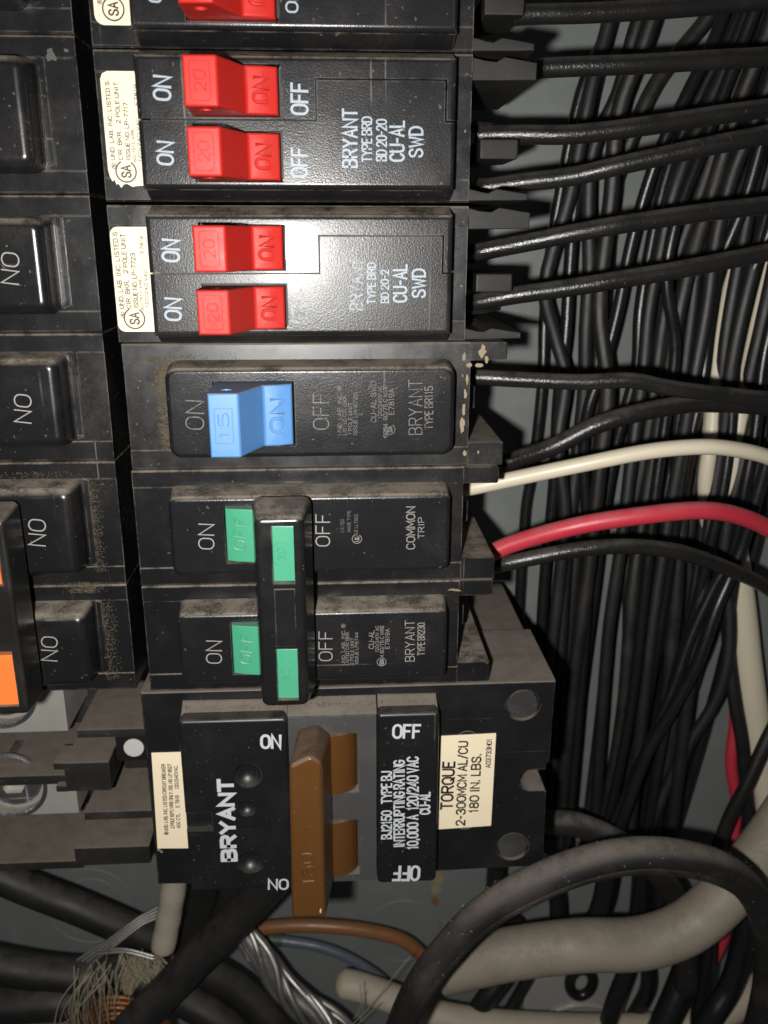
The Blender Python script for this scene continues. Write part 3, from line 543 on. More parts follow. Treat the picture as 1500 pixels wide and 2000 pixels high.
def engrave(o, s, cx, cz, ang, length, cap, w=.15, slope=None, sink=0.):
    """letters really cut into a part"""
    x = 0; spans = []; cs = []
    for ch in s:
        gw = WID.get(ch, 1.)*.62; spans.append((ch, x, gw)); x += gw+.24
    total = x-.24; wd = w*cap; sx = (length-wd)/total; sy = cap-wd
    ca, sa = math.cos(R(ang)), math.sin(R(ang))
    for ch, x0, gw in spans:
        for pl in G[ch]:
            pts = []
            for px, py in pl:
                u = (x0+px*gw)*sx-(length-wd)/2; v = (py-.5)*sy
                xx = cx+u*ca-v*sa; zz = cz+u*sa+v*ca
                pts.append((xx, zz, slope(xx)-sink))
            bm = NB(); closed = (Vector(pts[0])-Vector(pts[-1])).length < 1e-3
            tube(bm, pts, wd/2, 8, loop=closed); cs.append(bm)
    cut(o, cs)

# ---------------------------------------------------------------- the setting
bm = NB()
box(bm, -160, 330, -330, 190, -76, -73)
plate = mk('panel_back', bm, 'plate'); plate['kind'] = 'structure'
# knockout rings stamped in the back
for cx, cz, rr in ((-43, -194, 9), (-44, -196, 15), (62, -212, 13)):
    bm = NB(); ring = [(cx+rr*math.cos(2*math.pi*i/48), cz+rr*math.sin(2*math.pi*i/48), -73.0) for i in range(49)]
    tube(bm, ring, .28, 6, cap=False); mk('knockout_ring', bm, 'plate', plate)
bm = NB(); prism_h(bm, circ(146.4, -99.6, 1.6, 18), -73.2, -72.7); mk('rust_spot', bm, 'rust', plate)
for k, (cx, cz, rr) in enumerate(((73.9, -190, 2.2), (73.4, -194, 1.9), (73.2, -199.6, 1.4), (74.6, -186, 1.3))):
    bm = NB(); prism_h(bm, [(cx+rr*(.7+.5*rnd.random())*math.cos(a), cz+rr*(.8+.7*rnd.random())*math.sin(a)) for a in (2*math.pi*i/13 for i in range(13))], -73.2, -72.8)
    mk('rust_stain', bm, 'glue' if k != 2 else 'rust', plate)

# ---------------------------------------------------------------- breaker building blocks
def handle(parent, x0, z0, z1, mat, num, hole=False, top=17.0, xs=1):
    """rocker with a tall lever: xs=-1 mirrors it for the left column"""
    X = lambda d: x0+xs*d
    bm = NB()
    prism_z(bm, [(X(0), 2.), (X(.1), top-.1), (X(5.6), top), (X(9.3), 8.3), (X(12.1), 8.0), (X(14.7), 7.0), (X(14.8), 2.)], z0, z1)
    bev(bm, .45, 3, lambda a, b: min(a[2], b[2]) > 5)
    o = mk('handle', bm, mat, parent)
    zc = (z0+z1)/2; wz = z1-z0
    if hole:
        bm = NB(); prism_z(bm, [(X(3.1)+1.15*math.cos(a), top-3.6+1.15*math.sin(a)) for a in (2*math.pi*i/20 for i in range(20))], z0-2, z1+2)
        cut(o, [bm])
    def top_h(x):
        d = abs(x-x0)
        return 8.3-.3*(d-9.3)/2.8 if d < 12.1 else 8.0-1.0*(d-12.1)/2.6
    engrave(o, 'ON', X(11.9), zc, 90*xs, wz*.58, 3.3, .19, top_h)
    # frame and number on the lever's end
    bm = NB(); rr = rrect(X(2.8)-1.6, X(2.8)+1.6, zc-wz*.38, zc+wz*.38, .5, 3)
    if mat == 'blue': rr = rrect(X(2.8)-1.6, X(2.8)+1.6, zc-wz*.27, zc+wz*.27, .15, 2)
    tube(bm, [(x, z, top) for x, z in rr+[rr[0]]], .09, 6, cap=False)
    mk('number_frame', bm, mat, o)
    emboss('number', num, X(2.8), zc, 90*xs, wz*.42, 2.1, top, mat, o, .12)
    return o
def br_body(parent, zt, zb, x0=0., x1=67.5, xs=1, tabs=True, mat='black', depth=-58):
    """moulded case of one pole; zt/zb top and bottom of the module"""
    H = .3
    prof = [(zb, depth), (zb, -H), (zb+.3, 0), (zb+3.9, 0), (zb+4.0, -.22), (zt-3.6, -.22), (zt-3.5, 0), (zt-.3, 0), (zt, -H), (zt, depth)]
    bm = NB(); a, b = sorted((x0, x1)); prism_x(bm, prof, a, b)
    o = mk('case', bm, mat, parent)
    if tabs:
        e = x1+xs*7.3
        for za, zb_, hh, ex in ((zt-3.6, zt-.1, -.15, e), (zb+.1, zb+4.9, -.2, e)):
            bm = NB(); a, b = sorted((x1-xs*.05, ex)); box(bm, a, b, za, zb_, -46, hh)
            bev(bm, .35, 2, lambda p, q: abs(p[0]-ex) < .1 and abs(q[0]-ex) < .1)
            mk('terminal_wall', bm, mat, parent)
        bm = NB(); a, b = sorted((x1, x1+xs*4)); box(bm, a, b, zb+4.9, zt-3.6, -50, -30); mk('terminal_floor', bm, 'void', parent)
        bm = NB(); a, b = sorted((x1, x1+xs*2.6)); box(bm, a, b, zt-15, zt-10.5, -22, -10); mk('wire_clamp', bm, 'black_dirty', parent)
    return o
def br_face(parent, x0, x1, zt, zb, top=6.0, mat='black_face', r=2.2, slot=None, be=.9):
    bm = NB()
    prism_h(bm, rrect(x0-.5, x1+.5, zb-.8, zt+.9, r), -.4, top, rrect(x0, x1, zb, zt, r))
    bev(bm, be, 5, lambda a, b: a[2] > top-.05 and b[2] > top-.05)
    o = mk('raised_face', bm, mat, parent)
    if slot:
        bm = NB(); box(bm, slot[0], slot[1], slot[2], slot[3], top-3.5, top+1); cut(o, [bm])
    return o
def fluff(parent, regions, n, name='dust_fluff', size=(.25, 1.1), mat='fluff'):
    bm = NB()
    for (x0, x1, z0, z1, h) in regions:
        for i in range(n):
            c = Vector((x0+(x1-x0)*min(1, max(0, rnd.gauss(.5, .22))), z0+(z1-z0)*rnd.random(), 0))
            L = rnd.uniform(*size); a = rnd.uniform(0, math.pi); w = rnd.uniform(.05, .13)
            cu = rnd.uniform(-.6, .6); pts = []
            for k in range(4):
                t = k/3-.5; aa = a+cu*t*2
                pts.append((c.x+math.cos(aa)*L*t, c.y+math.sin(aa)*L*t, h+rnd.uniform(.05, .3)))
            tube(bm, pts, w/2, 3, cap=False)
    return mk(name, bm, mat, parent, kind='stuff')
def flakes(parent, spots, h, name='glue_residue', mat='glue', jag=.5):
    bm = NB()
    for (cx, cz, rx, rz) in spots:
        n = 14; ph = rnd.random()*6
        pl = []
        for i in range(n):
            a = 2*math.pi*i/n; k = 1-jag*rnd.random()
            pl.append((cx+rx*k*math.cos(a), cz+rz*k*math.sin(a)))
        prism_h(bm, pl, h-.05, h+.10+.03*rnd.random())
    return mk(name, bm, mat, parent, smooth=0)
def sticker(name, poly, h, mat, parent, label=None):
    bm = NB(); prism_h(bm, poly, h-.03, h+.1)
    return mk(name, bm, mat, parent, smooth=0, label=label)

# ---------------------------------------------------------------- right column: twin breakers with red handles
def twin(key, zt, label, st=None, dz=0, tilt=0, mat='black_face', notch=True):
    zb = zt-25.1
    t = thing('circuit_breaker', label, 'circuit breaker', 'breakers in the right column', (0, zb, -58))
    br_body(t, zt, zb, 0, 67.0, tabs=False)
    # raised face: two interlocking covers with a hairline joint
    x0, x1 = 7.9, 63.4; a, b = zt-1.6, zb+1.9; mid = zt-11.9; nz = zt-5.3; g = .14
    nl, nr = 38.9, 61.6
    out = lambda p, q: all(abs(v[0]-x0) < .05 or abs(v[0]-x1) < .05 or abs(v[1]-a) < .05 or abs(v[1]-b) < .05 for v in (p, q)) and p[2] > 5.5 and q[2] > 5.5
    bm = NB()
    prism_h(bm, [(x0, mid+g), (nl-g, mid+g), (nl-g, nz+g), (nr+g, nz+g), (nr+g, mid+g), (x1, mid+g), (x1, a), (x0, a)], -.4, 6.0)
    bev(bm, 1.0, 4, out)
    up = mk('upper_cover', bm, mat, t)
    bm = NB()
    prism_h(bm, [(x0, b), (x1, b), (x1, mid-g), (nr-g, mid-g), (nr-g, nz-g), (nl+g, nz-g), (nl+g, mid-g), (x0, mid-g)], -.4, 5.88)
    bev(bm, 1.0, 4, out)
    lo = mk('lower_cover', bm, mat, t)
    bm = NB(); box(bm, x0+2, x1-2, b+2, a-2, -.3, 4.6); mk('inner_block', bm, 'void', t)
    # sloping skirts along both long sides
    for s, e in ((a, zt-.25), (b, zb+.25)):
        bm = NB(); prism_x(bm, [(s, 4.6), (e, 1.2), (e, -.3), (s, -.3)], x0+.4, x1-.2); mk('skirt', bm, mat, t)
    for (cz, ob) in ((zt-7.35, up), (zt-17.9, lo)):
        bm = NB(); box(bm, 17.3, 32.9, cz-4.15, cz+4.25, 3.0, 8)
        cut(ob, [bm])
    for cz in (zt-7.4, zt-17.95):
        handle(t, 17.7, cz-3.85, cz+3.85, 'red', '20', hole=True)
    # right end: side walls, middle barrier and the terminal pocket between them
    for name, (p0, p1, z0, z1, h0, h1) in {
        'terminal_wall': (66.9, 79.0, zt-4.2, zt-.2, -40, -1.2), 'terminal_wall.b': (66.9, 78.2, zb+.2, zb+2.5, -40, -.5)}.items():
        bm = NB()
        zlo, zhi = z0, z1
        prism_h(bm, [(p0, zlo), (p1, zlo+.2), (p1, zhi-.9), (p1-6, zhi), (p1-7.5, zhi-.8), (p0+2.5, zhi-.6), (p0, zhi)], h0, h1)
        bev(bm, .25, 2, lambda p, q: p[2] > -3 and q[2] > -3)
        mk('terminal_wall', bm, 'ledge', t)
    bm = NB(); prism_z(bm, [(70.7, -14), (70.7, -12), (78.4, -12), (78.4, -26), (70.7, -34)], zt-16.6, zt-12.8); bev(bm, .5, 2); mk('pole_barrier', bm, 'ledge', t)
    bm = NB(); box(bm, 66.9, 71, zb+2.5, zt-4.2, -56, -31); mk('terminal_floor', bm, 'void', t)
    for cz in (zt-9, zt-20.5):
        bm = NB(); prism_z(bm, [(67, -30), (67, -14), (74, -19), (79, -27), (79, -30)], cz-.9, cz-.2)
        mk('terminal_ledge', bm, 'ledge', t)
    if st:
        so = sticker('label_sticker', st, .22, 'cream', t)
        lab = [e for e in TEXTS[key] if e[6] < 1]
        lettering('label_print', lab, so, .02)
        return t, so
    return t, None
def torn(poly, i0, i1, amp):
    out = []
    for i, q in enumerate(poly):
        if i0 <= i <= i1: out.append((q[0]+rnd.uniform(-amp, amp), q[1]+rnd.uniform(-amp, amp*1.2)))
        else: out.append(q)
    return out
t0, s0 = twin('brd0', 76.3, 'black twin breaker with red handle cut off by the top of the picture', rrect(.9, 9, 54.6, 74, 1.6))
bm = NB(); mark(bm, 4.2, 57.1, 1.8, .36, .27)
mk('roundel', bm, 'p_i', s0, smooth=0, recalc=False)
pl1 = rrect(.9, 9, 28.6, 47.4, 1.3)
pl1 = [q for q in pl1 if not (q[1] < 29.6 and q[0] < 5)] # torn lower corner rebuilt below
i = max(range(len(pl1)), key=lambda k: -pl1[k][0]-pl1[k][1]*.01)
pl1 = [(9, 28.4), (9, 46.1), (8.6, 47.1), (7.6, 47.4), (2.2, 47.4), (1.3, 47.0), (.9, 46.1), (.9, 31.2), (1.1, 30.1), (1.5, 29.2), (1.9, 29.5), (2.2, 28.6), (2.5, 28.9), (3.0, 28.1), (3.5, 28.7), (4.1, 28.8), (5.0, 28.3), (6.5, 28.5)][::-1]
t1, s1 = twin('brd1', 50.9, 'black twin breaker with red handles and a label torn at its lower corner', pl1)
bm = NB(); mark(bm, 4.1, 30.9, 1.8, .36, .27); mk('roundel', bm, 'p_i', s1, smooth=0, recalc=False)
t2, s2 = twin('brd2', 25.5, 'black twin breaker with red handles washed out by white glare, label intact', rrect(.2, 9, 2.6, 21.7, 1.4), mat='black_matte')
bm = NB(); mark(bm, 3.4, 5.1, 1.9, .36, .28); mk('roundel', bm, 'p_i', s2, smooth=0, recalc=False)
for k, t in (('brd0', t0), ('brd1', t1), ('brd2', t2)):
    ee = [(e[0], e[1], e[2], e[3], e[4], e[5], (5.88 if e[2] < {'brd0': 76.3, 'brd1': 50.9, 'brd2': 25.5}[k]-11.9 or e[1] > 42 else 6.0), e[7]) for e in TEXTS[k] if e[6] > 1]
    lettering('printed_lettering', ee, t)

t2.rotation_euler.x = R(.35)   # sits a touch crooked in its slot

# ---------------------------------------------------------------- single pole with the blue handle
t3 = thing('circuit_breaker', 'single-pole black breaker with one blue handle and dusty edges', 'circuit breaker', 'breakers in the right column', (0, -25.3, -58))
br_body(t3, -.1, -25.2, 0.4, 68.3, mat='black_dirty')
f3 = br_face(t3, 9.3, 64.4, -4.1, -21.4, mat='black_face', slot=(18.1, 33.6, -19.2, -6.5))
handle(t3, 18.5, -18.75, -6.95, 'blue', '15', hole=True)
lettering('printed_lettering', TEXTS['b115'], t3)
bm = NB(); mark(bm, 51.9, -16.1, 1.0, 6.06, .13); mk('roundel', bm, 'p_s', t3, smooth=0, recalc=False)
fluff(t3, [(5.6, 9.0, -9.5, -5, 0), (6.4, 9.0, -20, -6, 0), (6, 9, -21, -12, 0)], 330, size=(.1, .9))
fluff(t3, [(2.5, 16, -3.6, -2.4, .1), (7.0, 9.3, -6.5, -3.4, .1)], 130, size=(.2, .9))
fluff(t3, [(8, 30, -3.9, -3.2, .1), (30, 64, -3.9, -3.2, .1)], 60, size=(.15, .5))
flakes(t3, [(66.9, -3.0, .5, 1.), (70.6, -1.9, .9, 1.5), (71.4, -3.6, .5, 1.), (68.0, -4.6, .7, .6), (70, -4.6, 1., .5), (67.7, -7.5, .35, 1.6), (67.4, -10.5, .4, 1.4), (67.2, -13.4, .4, 1.5), (66.9, -16.5, .7, 2.0), (67.6, -22.6, .5, .8), (70.4, -22.3, .3, .5)], .05)

# ---------------------------------------------------------------- two pole breaker with green handles and tie bar
t4 = thing('circuit_breaker', 'two-pole black breaker with green handles joined by a black tie bar', 'circuit breaker', 'breakers in the right column', (0, -75.4, -58))
for zt, zb, fx, k, xe in ((-25.4, -50.4, 8.1, 'ba', 67.6), (-50.5, -75.1, 8.2, 'bb', 67.4)):
    br_body(t4, zt, zb, 0.1, xe)
    br_face(t4, fx, 64.1, zt-4.0, zb+4.6, r=1.6, slot=(19.0, 36, zt-18.0, zt-6.0))
    # the rocker under the bar
    bm = NB(); z0, z1 = zt-17.0, zt-5.9
    prism_z(bm, [(19.2, 2), (19.3, 7.2), (21.5, 7.9), (24.5, 8.4), (27.2, 8.6), (28.0, 18.6), (33.6, 18.9), (33.8, 2)], z0, z1)
    bev(bm, .3, 2, lambda p, q: min(p[2], q[2]) > 5)
    o = mk('handle', bm, 'green', t4)
    engrave(o, 'OFF', 22.2, (z0+z1)/2+.4, 84, 7.2, 2.9, .19, lambda x: 7.9+(x-21.5)*.167)
    zc = {'ba': -35.7, 'bb': -60.9}[k]
    zc = (z0+z1)/2
    bm = NB(); tube(bm, [(30.9+2.0*math.cos(a), zc+2.3*math.sin(a), 18.78) for a in (2*math.pi*i/28 for i in range(29))], .09, 6, cap=False); mk('number_ring', bm, 'green', o)
    emboss('number', '30', 30.9, zc, 90, 2.7, 1.6, 18.78, 'green', o, .16)
    lettering('printed_lettering', TEXTS[k], t4)
bm = NB(); mark(bm, 45.3, -38.6, .95, 6.06, .13, 'UL'); mark(bm, 50.3, -66.3, .95, 6.06, .13); mk('roundel', bm, 'p_S', t4, smooth=0, recalc=False)
bm = NB()
prism_h(bm, rrect(24.9, 36.4, -70.6, -28.4, 1.6, 3), 9.6, 19.9, rrect(26.2, 35.2, -68.3, -29.3, 1.4, 3))
bev(bm, 1.0, 3, lambda p, q: min(p[2], q[2]) > 15)
tie = mk('tie_bar', bm, 'black', t4)
cs = []
for za, zb in ((-42.4, -31.0), (-67.0, -55.9)):
    b2 = NB(); box(b2, 29.3, 33.3, za, zb, 4, 25); cs.append(b2)
cut(tie, cs)
bm = NB(); box(bm, 29.3, 33.3, -55.4, -43.4, 19.6, 20.0); bev(bm, .1, 1); mk('tie_bar_panel', bm, 'black_face', tie)
flakes(t4, [(66, -52.6, 1.4, .25), (67, -52.8, .9, .2)], .05)

# ---------------------------------------------------------------- main breaker
t5 = thing('main_breaker', 'large black main breaker with a wide brown handle marked 150', 'circuit breaker', None, (0, -126, -58))
bm = NB()
prism_h(bm, [(-2.2, -126.3), (10, -126.6), (60, -125.6), (89.7, -125.2), (89.3, -104.4), (89.0, -104.2), (88.9, -96.6), (89.6, -96.4), (89.8, -75.3), (-2.2, -75.5)], -27, 0)
bev(bm, .5, 2, lambda a, b: a[2] > -1 and b[2] > -1)
case = mk('case', bm, 'main_case', t5)
cs = []
for cx, cz, r, n in ((82.6, -81.2, 3.9, 32), (82.0, -119.3, 3.9, 32)):
    b2 = NB(); prism_h(b2, circ(cx, cz, r, n), -1.1, 3); cs.append(b2)
b2 = NB(); prism_h(b2, [(92, -104.0)]+[(85.6+2.9*math.cos(R(a)), -101+2.9*math.sin(R(a))) for a in range(270, 89, -15)]+[(92, -98.1)], -20, 3); cs.append(b2)
cut(case, cs)
bm = NB(); prism_h(bm, [(-2.2, -126.3), (60, -125.6), (88.6, -125.2), (88.6, -76.2), (-2.2, -76.2)], -60, -27.1); mk('rear_case', bm, 'black_heavy', t5)
for cx, cz in ((82.6, -81.2), (82.0, -119.3)):
    bm = NB(); prism_h(bm, circ(cx, cz, 3.55, 32), -2, -.45); bev(bm, .3, 2, lambda a, b: a[2] > -1 and b[2] > -1); mk('rivet', bm, 'rivet', t5)
bm = NB(); prism_h(bm, circ(85.6, -99.3, 1.6, 20), -20, -6); mk('screw', bm, 'lug', t5)
for cx, cz, rr in ((70.2, -90.4, 2.9), (70.3, -110.9, 2.9)):
    bm = NB(); tube(bm, [(cx+rr*math.cos(2*math.pi*i/32), cz+rr*math.sin(2*math.pi*i/32), 0.0) for i in range(33)], .14, 6, cap=False); mk('moulded_ring', bm, 'black_dirty', t5)
# left dust-proof shoulder of the raised front, the grey slide plate and the right-hand block
def block(name, x0, x1, zt, zb, top, mat, r=.9, skirt=1.1):
    bm = NB(); prism_h(bm, rrect(x0-.2, x1+.2, zb-.4, zt+.5, r, 4), -.5, top, rrect(x0, x1, zb, zt, r, 4))
    bev(bm, .8, 4, lambda a, b: a[2] > top-.05 and b[2] > top-.05)
    o = mk(name, bm, mat, t5)
    bm = NB(); prism_x(bm, [(zt-.6, top-.55), (zt+skirt-.9, 1.6), (zt+skirt, .4), (zt+skirt, -.4), (zt-.6, -.4)], x0+.1, x1-.1)
    bev(bm, .5, 2, lambda a, b: min(a[2], b[2]) > 0)
    mk('dusty_slope', bm, 'dusty_slope', t5)
    return o
lb = block('front_block', 6.6, 30.0, -79.2, -123.6, 6, 'black_clean', 1.2, 1.6)
cs = []
for cx, cz, rr, dp in ((20.8, -93.2, 3.3, 2.2), (20.4, -101.6, 2.3, 1.6), (20.4, -116.0, 3.3, 2.2)):
    b2 = NB(); bmesh.ops.create_uvsphere(b2, u_segments=28, v_segments=16, radius=rr*S)
    bmesh.ops.translate(b2, vec=P(cx, cz, 6+rr*.35), verts=b2.verts); cs.append(b2)
b2 = NB(); box(b2, 2, 12.5, -107.2, -102.4, 4.6, 8); cs.append(b2)
cut(lb, cs)
bm = NB(); prism_x(bm, [(-77.5, -.4), (-77.5, .6), (-79.6, 4.6), (-79.6, -.4)], 29.9, 49.3); mk('dusty_slope', bm, 'dusty_slope', t5)
bm = NB(); prism_x(bm, [(-79.7, -.4), (-79.8, 4.9), (-123.2, 4.9), (-123.2, -.4)], 30.0, 49.2); slide = mk('slide_plate', bm, 'metal_grey', t5)
cs = []
for z1, z0 in ((-84.0, -99.2), (-106.4, -121.4)):
    b2 = NB(); box(b2, 33.2, 45.3, z0, z1, 2, 9); cs.append(b2)
cut(slide, cs)
rb = block('front_block', 49.4, 63.0, -78.9, -123.4, 6, 'black_clean', 1.0, 1.6)
# rocker saddles seen through the two windows and the long brown handle
for z1, z0 in ((-84.2, -99.0), (-106.6, -121.2)):
    bm = NB(); prof = [(33.4, 1)]+[(39.2+6.0*math.cos(R(a)), .9+5.0*math.sin(R(a))) for a in range(165, -1, -15)]+[(45.1, 1)]
    prism_z(bm, prof, z0, z1); mk('rocker_saddle', bm, 'brown', t5)
bm = NB()
prism_h(bm, [(31.4, -123.6), (39.3, -122.5), (39.3, -84.0), (36.5, -81.3), (32.2, -82.3)], 5, 23, [(30.5, -116.8), (37.7, -117.0), (37.6, -80.2), (36.6, -77.6), (33.3, -77.6), (30.7, -80.6)][:5] if False else [(30.5, -116.8), (37.7, -117.0), (37.7, -79.6), (35.4, -77.6), (31.0, -79.9)])
bev(bm, 1.0, 4)
hd = mk('handle', bm, 'brown', t5)
emboss('number', '150', 34.2, -104.4, 92, 8.0, 2.7, 23.0, 'brown', hd, .17)
flakes(t5, [(36.6, -115.0, .25, .8)], 23, 'white_nick', 'white_dot')
lettering('printed_lettering', TEXTS['bj'], t5)
s5 = sticker('label_sticker', [(64.0, -113.4), (76.5, -112.9), (76.7, -88.0), (64.2, -88.3)], .22, 'cream2', t5, 'cream label headed TORQUE')
lettering('label_print', TEXTS['bj_torque'], s5, .02)
s6 = sticker('label_sticker', [(-1.5, -115.9), (7.0, -116.2), (7.2, -90.4), (-.9, -90.4)], .22, 'cream2', t5, 'tan label with three lines of small print')
lettering('label_print', TEXTS['bj_ul'], s6, .02)
flakes(t5, [(-1.2, -116.3, .5, .6), (-.7, -117.0, .4, .4)], .1)
fluff(t5, [(8, 62, -79.0, -77.6, 2.6)], 220, size=(.1, .35))

# ---------------------------------------------------------------- left column
def left_single(key, zt, zb, label):
    t = thing('circuit_breaker', label, 'circuit breaker', 'breakers in the left column', (-3, zb, -58))
    left_pole(t, zt, zb, key); return t
def left_pole(t, zt, zb, key, slot=None):
    br_body(t, zt, zb, -3.0, -70, xs=-1, tabs=False)
    # deep side step facing the gap
    br_face(t, -66, -10.6, zt-4.2, zb+4.2, r=2.0, mat='black', be=1.7)
    bm = NB(); prism_h(bm, [(-9.7, zb+4.4), (-8.3, zb+4.9), (-8.3, zt-3.7), (-9.7, zt-3.2)], -.3, .45); bev(bm, .15, 1); mk('foot_step', bm, 'black', t)
    if TEXTS.get(key): lettering('printed_lettering', TEXTS[key], t)
LZ = [78.6, 53.0, 26.8, 1.9, -23.4, -49.9, -74.6]
left_single('la', LZ[0], LZ[1]+.2, 'black breaker cut off at the top left corner of the picture')
la2 = left_single('lb', LZ[1], LZ[2]+.2, 'black breaker at the left edge with a grey scuff and no visible lettering')
left_single('lc', LZ[2], LZ[3]+.2, 'black breaker at the left edge with a bright streak beside its ON mark')
left_single('ld', LZ[3], LZ[4]+.2, 'clean black breaker at the left edge, directly above the orange-handled one')
flakes(la2, [(-7.2, 49.8, 1.2, 1.3), (-4.6, 50.6, .5, .4)], .05, 'grey_scuff', 'metal_grey')
t6 = thing('circuit_breaker', 'two-pole black breaker with orange handles under a tie bar', 'circuit breaker', 'breakers in the left column', (-3, LZ[6], -58))
for zt, zb, k in ((LZ[4], LZ[5]+.1, 'le'), (LZ[5], LZ[6]+.1, 'lf')):
    left_pole(t6, zt, zb, k)
    bm = NB(); prism_z(bm, [(-40, 2), (-40, 8), (-28.5, 8), (-28, 19.2), (-20.6, 19.2), (-20.8, 10.5), (-23, 10), (-23, 2)], zb+6.6, zt-6.2); bev(bm, .3, 2, lambda p, q: min(p[2], q[2]) > 5); mk('handle', bm, 'orange', t6)
bm = NB(); prism_h(bm, rrect(-34, -19.4, -70.6, -28.6, 1.2, 3), 9.4, 20.0, rrect(-33.0, -18.6, -68.3, -29.0, 1.0, 3))
bev(bm, .7, 3, lambda p, q: min(p[2], q[2]) > 15)
tb = mk('tie_bar', bm, 'black_dirty', t6)
b1 = NB(); box(b1, -27.5, -20.1, -41.6, -33.2, 4, 25); b2 = NB(); box(b2, -27.5, -20.3, -66.6, -55.0, 4, 25); cut(tb, [b1, b2])
fluff(t6, [(-9.6, -6.2, -47, -27, 0), (-9.6, -5.6, -72, -53, 0), (-16, -7, -51.6, -49.2, 0)], 520, size=(.08, .4))
fluff(t6, [(-9.2, -8.0, -46, -29, 0), (-9.2, -8.0, -71, -55, 0)], 300, size=(.1, .8))
fluff(t6, [(-28, -10, -27.0, -25.2, .2)], 120, size=(.15, .5))

# ---------------------------------------------------------------- bus lugs and dusty insulators, lower left
t7 = thing('lug_block', 'dust-covered black insulator block holding two aluminium lugs, lower left', 'terminal block', None, (-30, -128, -60))
def pc(name, x0, x1, z0, z1, h0, h1, mat='black_heavy', b=.35):
    bm = NB(); box(bm, x0, x1, z0, z1, h0, h1)
    if b: bev(bm, b, 2)
    return mk(name, bm, mat, t7)
pc('insulator_base', -75, -3.5, -128, -76, -60, -38)
pc('barrier', -75, -24.5, -107.6, -104.9, -40, -14)
pc('barrier', -75, -24.5, -134, -131.6, -40, -16)
pc('ledge', -21.6, -5.0, -95.0, -92.7, -40, -14)
pc('ledge', -22.2, -5.0, -118.2, -115.8, -40, -14)
pc('ledge', -24.3, -6.0, -128.4, -123.2, -50, -10)
pc('clip', -25, -14.2, -108.4, -100.4, -34, -12)
pc('clip_finger', -27.5, -24.6, -102.4, -100.4, -20, -12.2)
pc('clip_finger', -27.5, -24.6, -108.6, -106.8, -20, -12.2)
def lug(x1, zt, zb, cx, cz, lab):
    bm = NB(); box(bm, -62, x1, zb, zt, -40, -20); bev(bm, .3, 2)
    o = mk('lug', bm, 'lug', t7)
    c1 = NB(); prism_h(c1, circ(cx, cz, 8.6, 40), -23.5, -10); cut(o, [c1])
    bm = NB(); tube(bm, [(cx+8.7*math.cos(2*math.pi*i/40), cz+8.7*math.sin(2*math.pi*i/40), -20.2) for i in range(41)], .7, 8, cap=False); mk('lug_rim', bm, 'lug_bright', o)
    bm = NB(); prism_h(bm, circ(cx, cz, 7.0, 36), -30, -21.6); bev(bm, .8, 3, lambda a, b: min(a[2], b[2]) > -22); sc = mk('set_screw', bm, 'lug_bright', o)
    c2 = NB(); prism_h(c2, circ(cx, cz, 3.6, 6), -27, -10); cut(sc, [c2])
lug(-25.6, -84.5, -96.6, -41, -86, 'a')
lug(-25.4, -108.6, -120.4, -41.5, -111.8, 'b')
bm = NB(); prism_h(bm, circ(-9.6, -100.6, 2.5, 28), -30, -17.9); bev(bm, .25, 2, lambda a, b: min(a[2], b[2]) > -18); mk('plug', bm, 'white_dot', t7)
pc('web', -14, -5.2, -104.5, -96.5, -40, -18.2, 'black_dirty')
pc('rail', -14, -5.4, -110.5, -103.5, -40, -24)

# ---------------------------------------------------------------- wires and cables
def wire(key, name, mat, label, cat='wire', group=None, seg=14, n=7, **kw):
    r, pts = WIRES[key]
    if key.startswith('bundle'):
        i = int(key[6:]); r *= (.86, 1., 1.12, .93, 1.05)[i*3 % 5]
        pts = [(x+.45*math.sin(j*2.1+i*1.3), z, h+1.0*math.sin(j*1.3+i*2.2)) for j, (x, z, h) in enumerate(pts)]
    bm = NB(); tube(bm, [tuple(q) for q in catmull(pts, n)], r, seg, **kw)
    o = mk(name, bm, mat, None, smooth=60)
    return tag(o, label, cat, group)
GL = 'wires leaving the right ends of the breakers'
wire('lead_brd0', 'breaker_lead', 'wire_black', 'black wire along the very top edge, above all other leads', group=GL)
wire('lead_brd1u', 'breaker_lead', 'wire_black', 'second black lead from the top, leaving the upper terminal of the torn-label breaker', group=GL)
wire('lead_brd1l', 'breaker_lead', 'wire_black', 'third black lead from the top, dull, just above the brightest lead', group=GL)
wire('lead_brd2x', 'breaker_lead', 'wire_black', 'fourth black lead from the top with the longest bright highlight', group=GL)
wire('lead_brd2u', 'breaker_lead', 'wire_black', 'upper of the two black leads from the glare-whitened breaker', group=GL)
wire('lead_brd2l', 'breaker_lead', 'wire_black', 'lower of the two black leads from the glare-whitened breaker', group=GL)
wire('lead_115', 'breaker_lead', 'wire_black', 'kinked black lead from the blue-handled breaker', group=GL)
wire('lead_115b', 'breaker_lead', 'wire_black', 'scuffed black lead rising just above the cream lead', group=GL)
wire('lead_white', 'breaker_lead', 'wire_white', 'cream white lead arching above the red lead', group=GL)
wire('lead_red', 'breaker_lead', 'wire_red', 'bright red lead arching from the green-handled breaker', group=GL)
wire('lead_black30', 'breaker_lead', 'wire_black', 'black lead arching directly under the red lead', group=GL)
BL = {0: 'leftmost black wire of the vertical bundle', 2: 'bundle wire near the left that kinks across its neighbours above the kinked lead',
      4: 'bundle wire with an S-bend between the top two leads', 15: 'upper of the two shiny black wires slanting down-left below the red lead',
      16: 'lower of the two shiny black wires slanting down-left below the red lead', 17: 'black wire bowing outwards beside the wide cream cable then bending down-left',
      18: 'black wire running down along the red wire, left of the wide cream cable', 19: 'short black wire crossing in front of the wide cream cable near its lower end'}
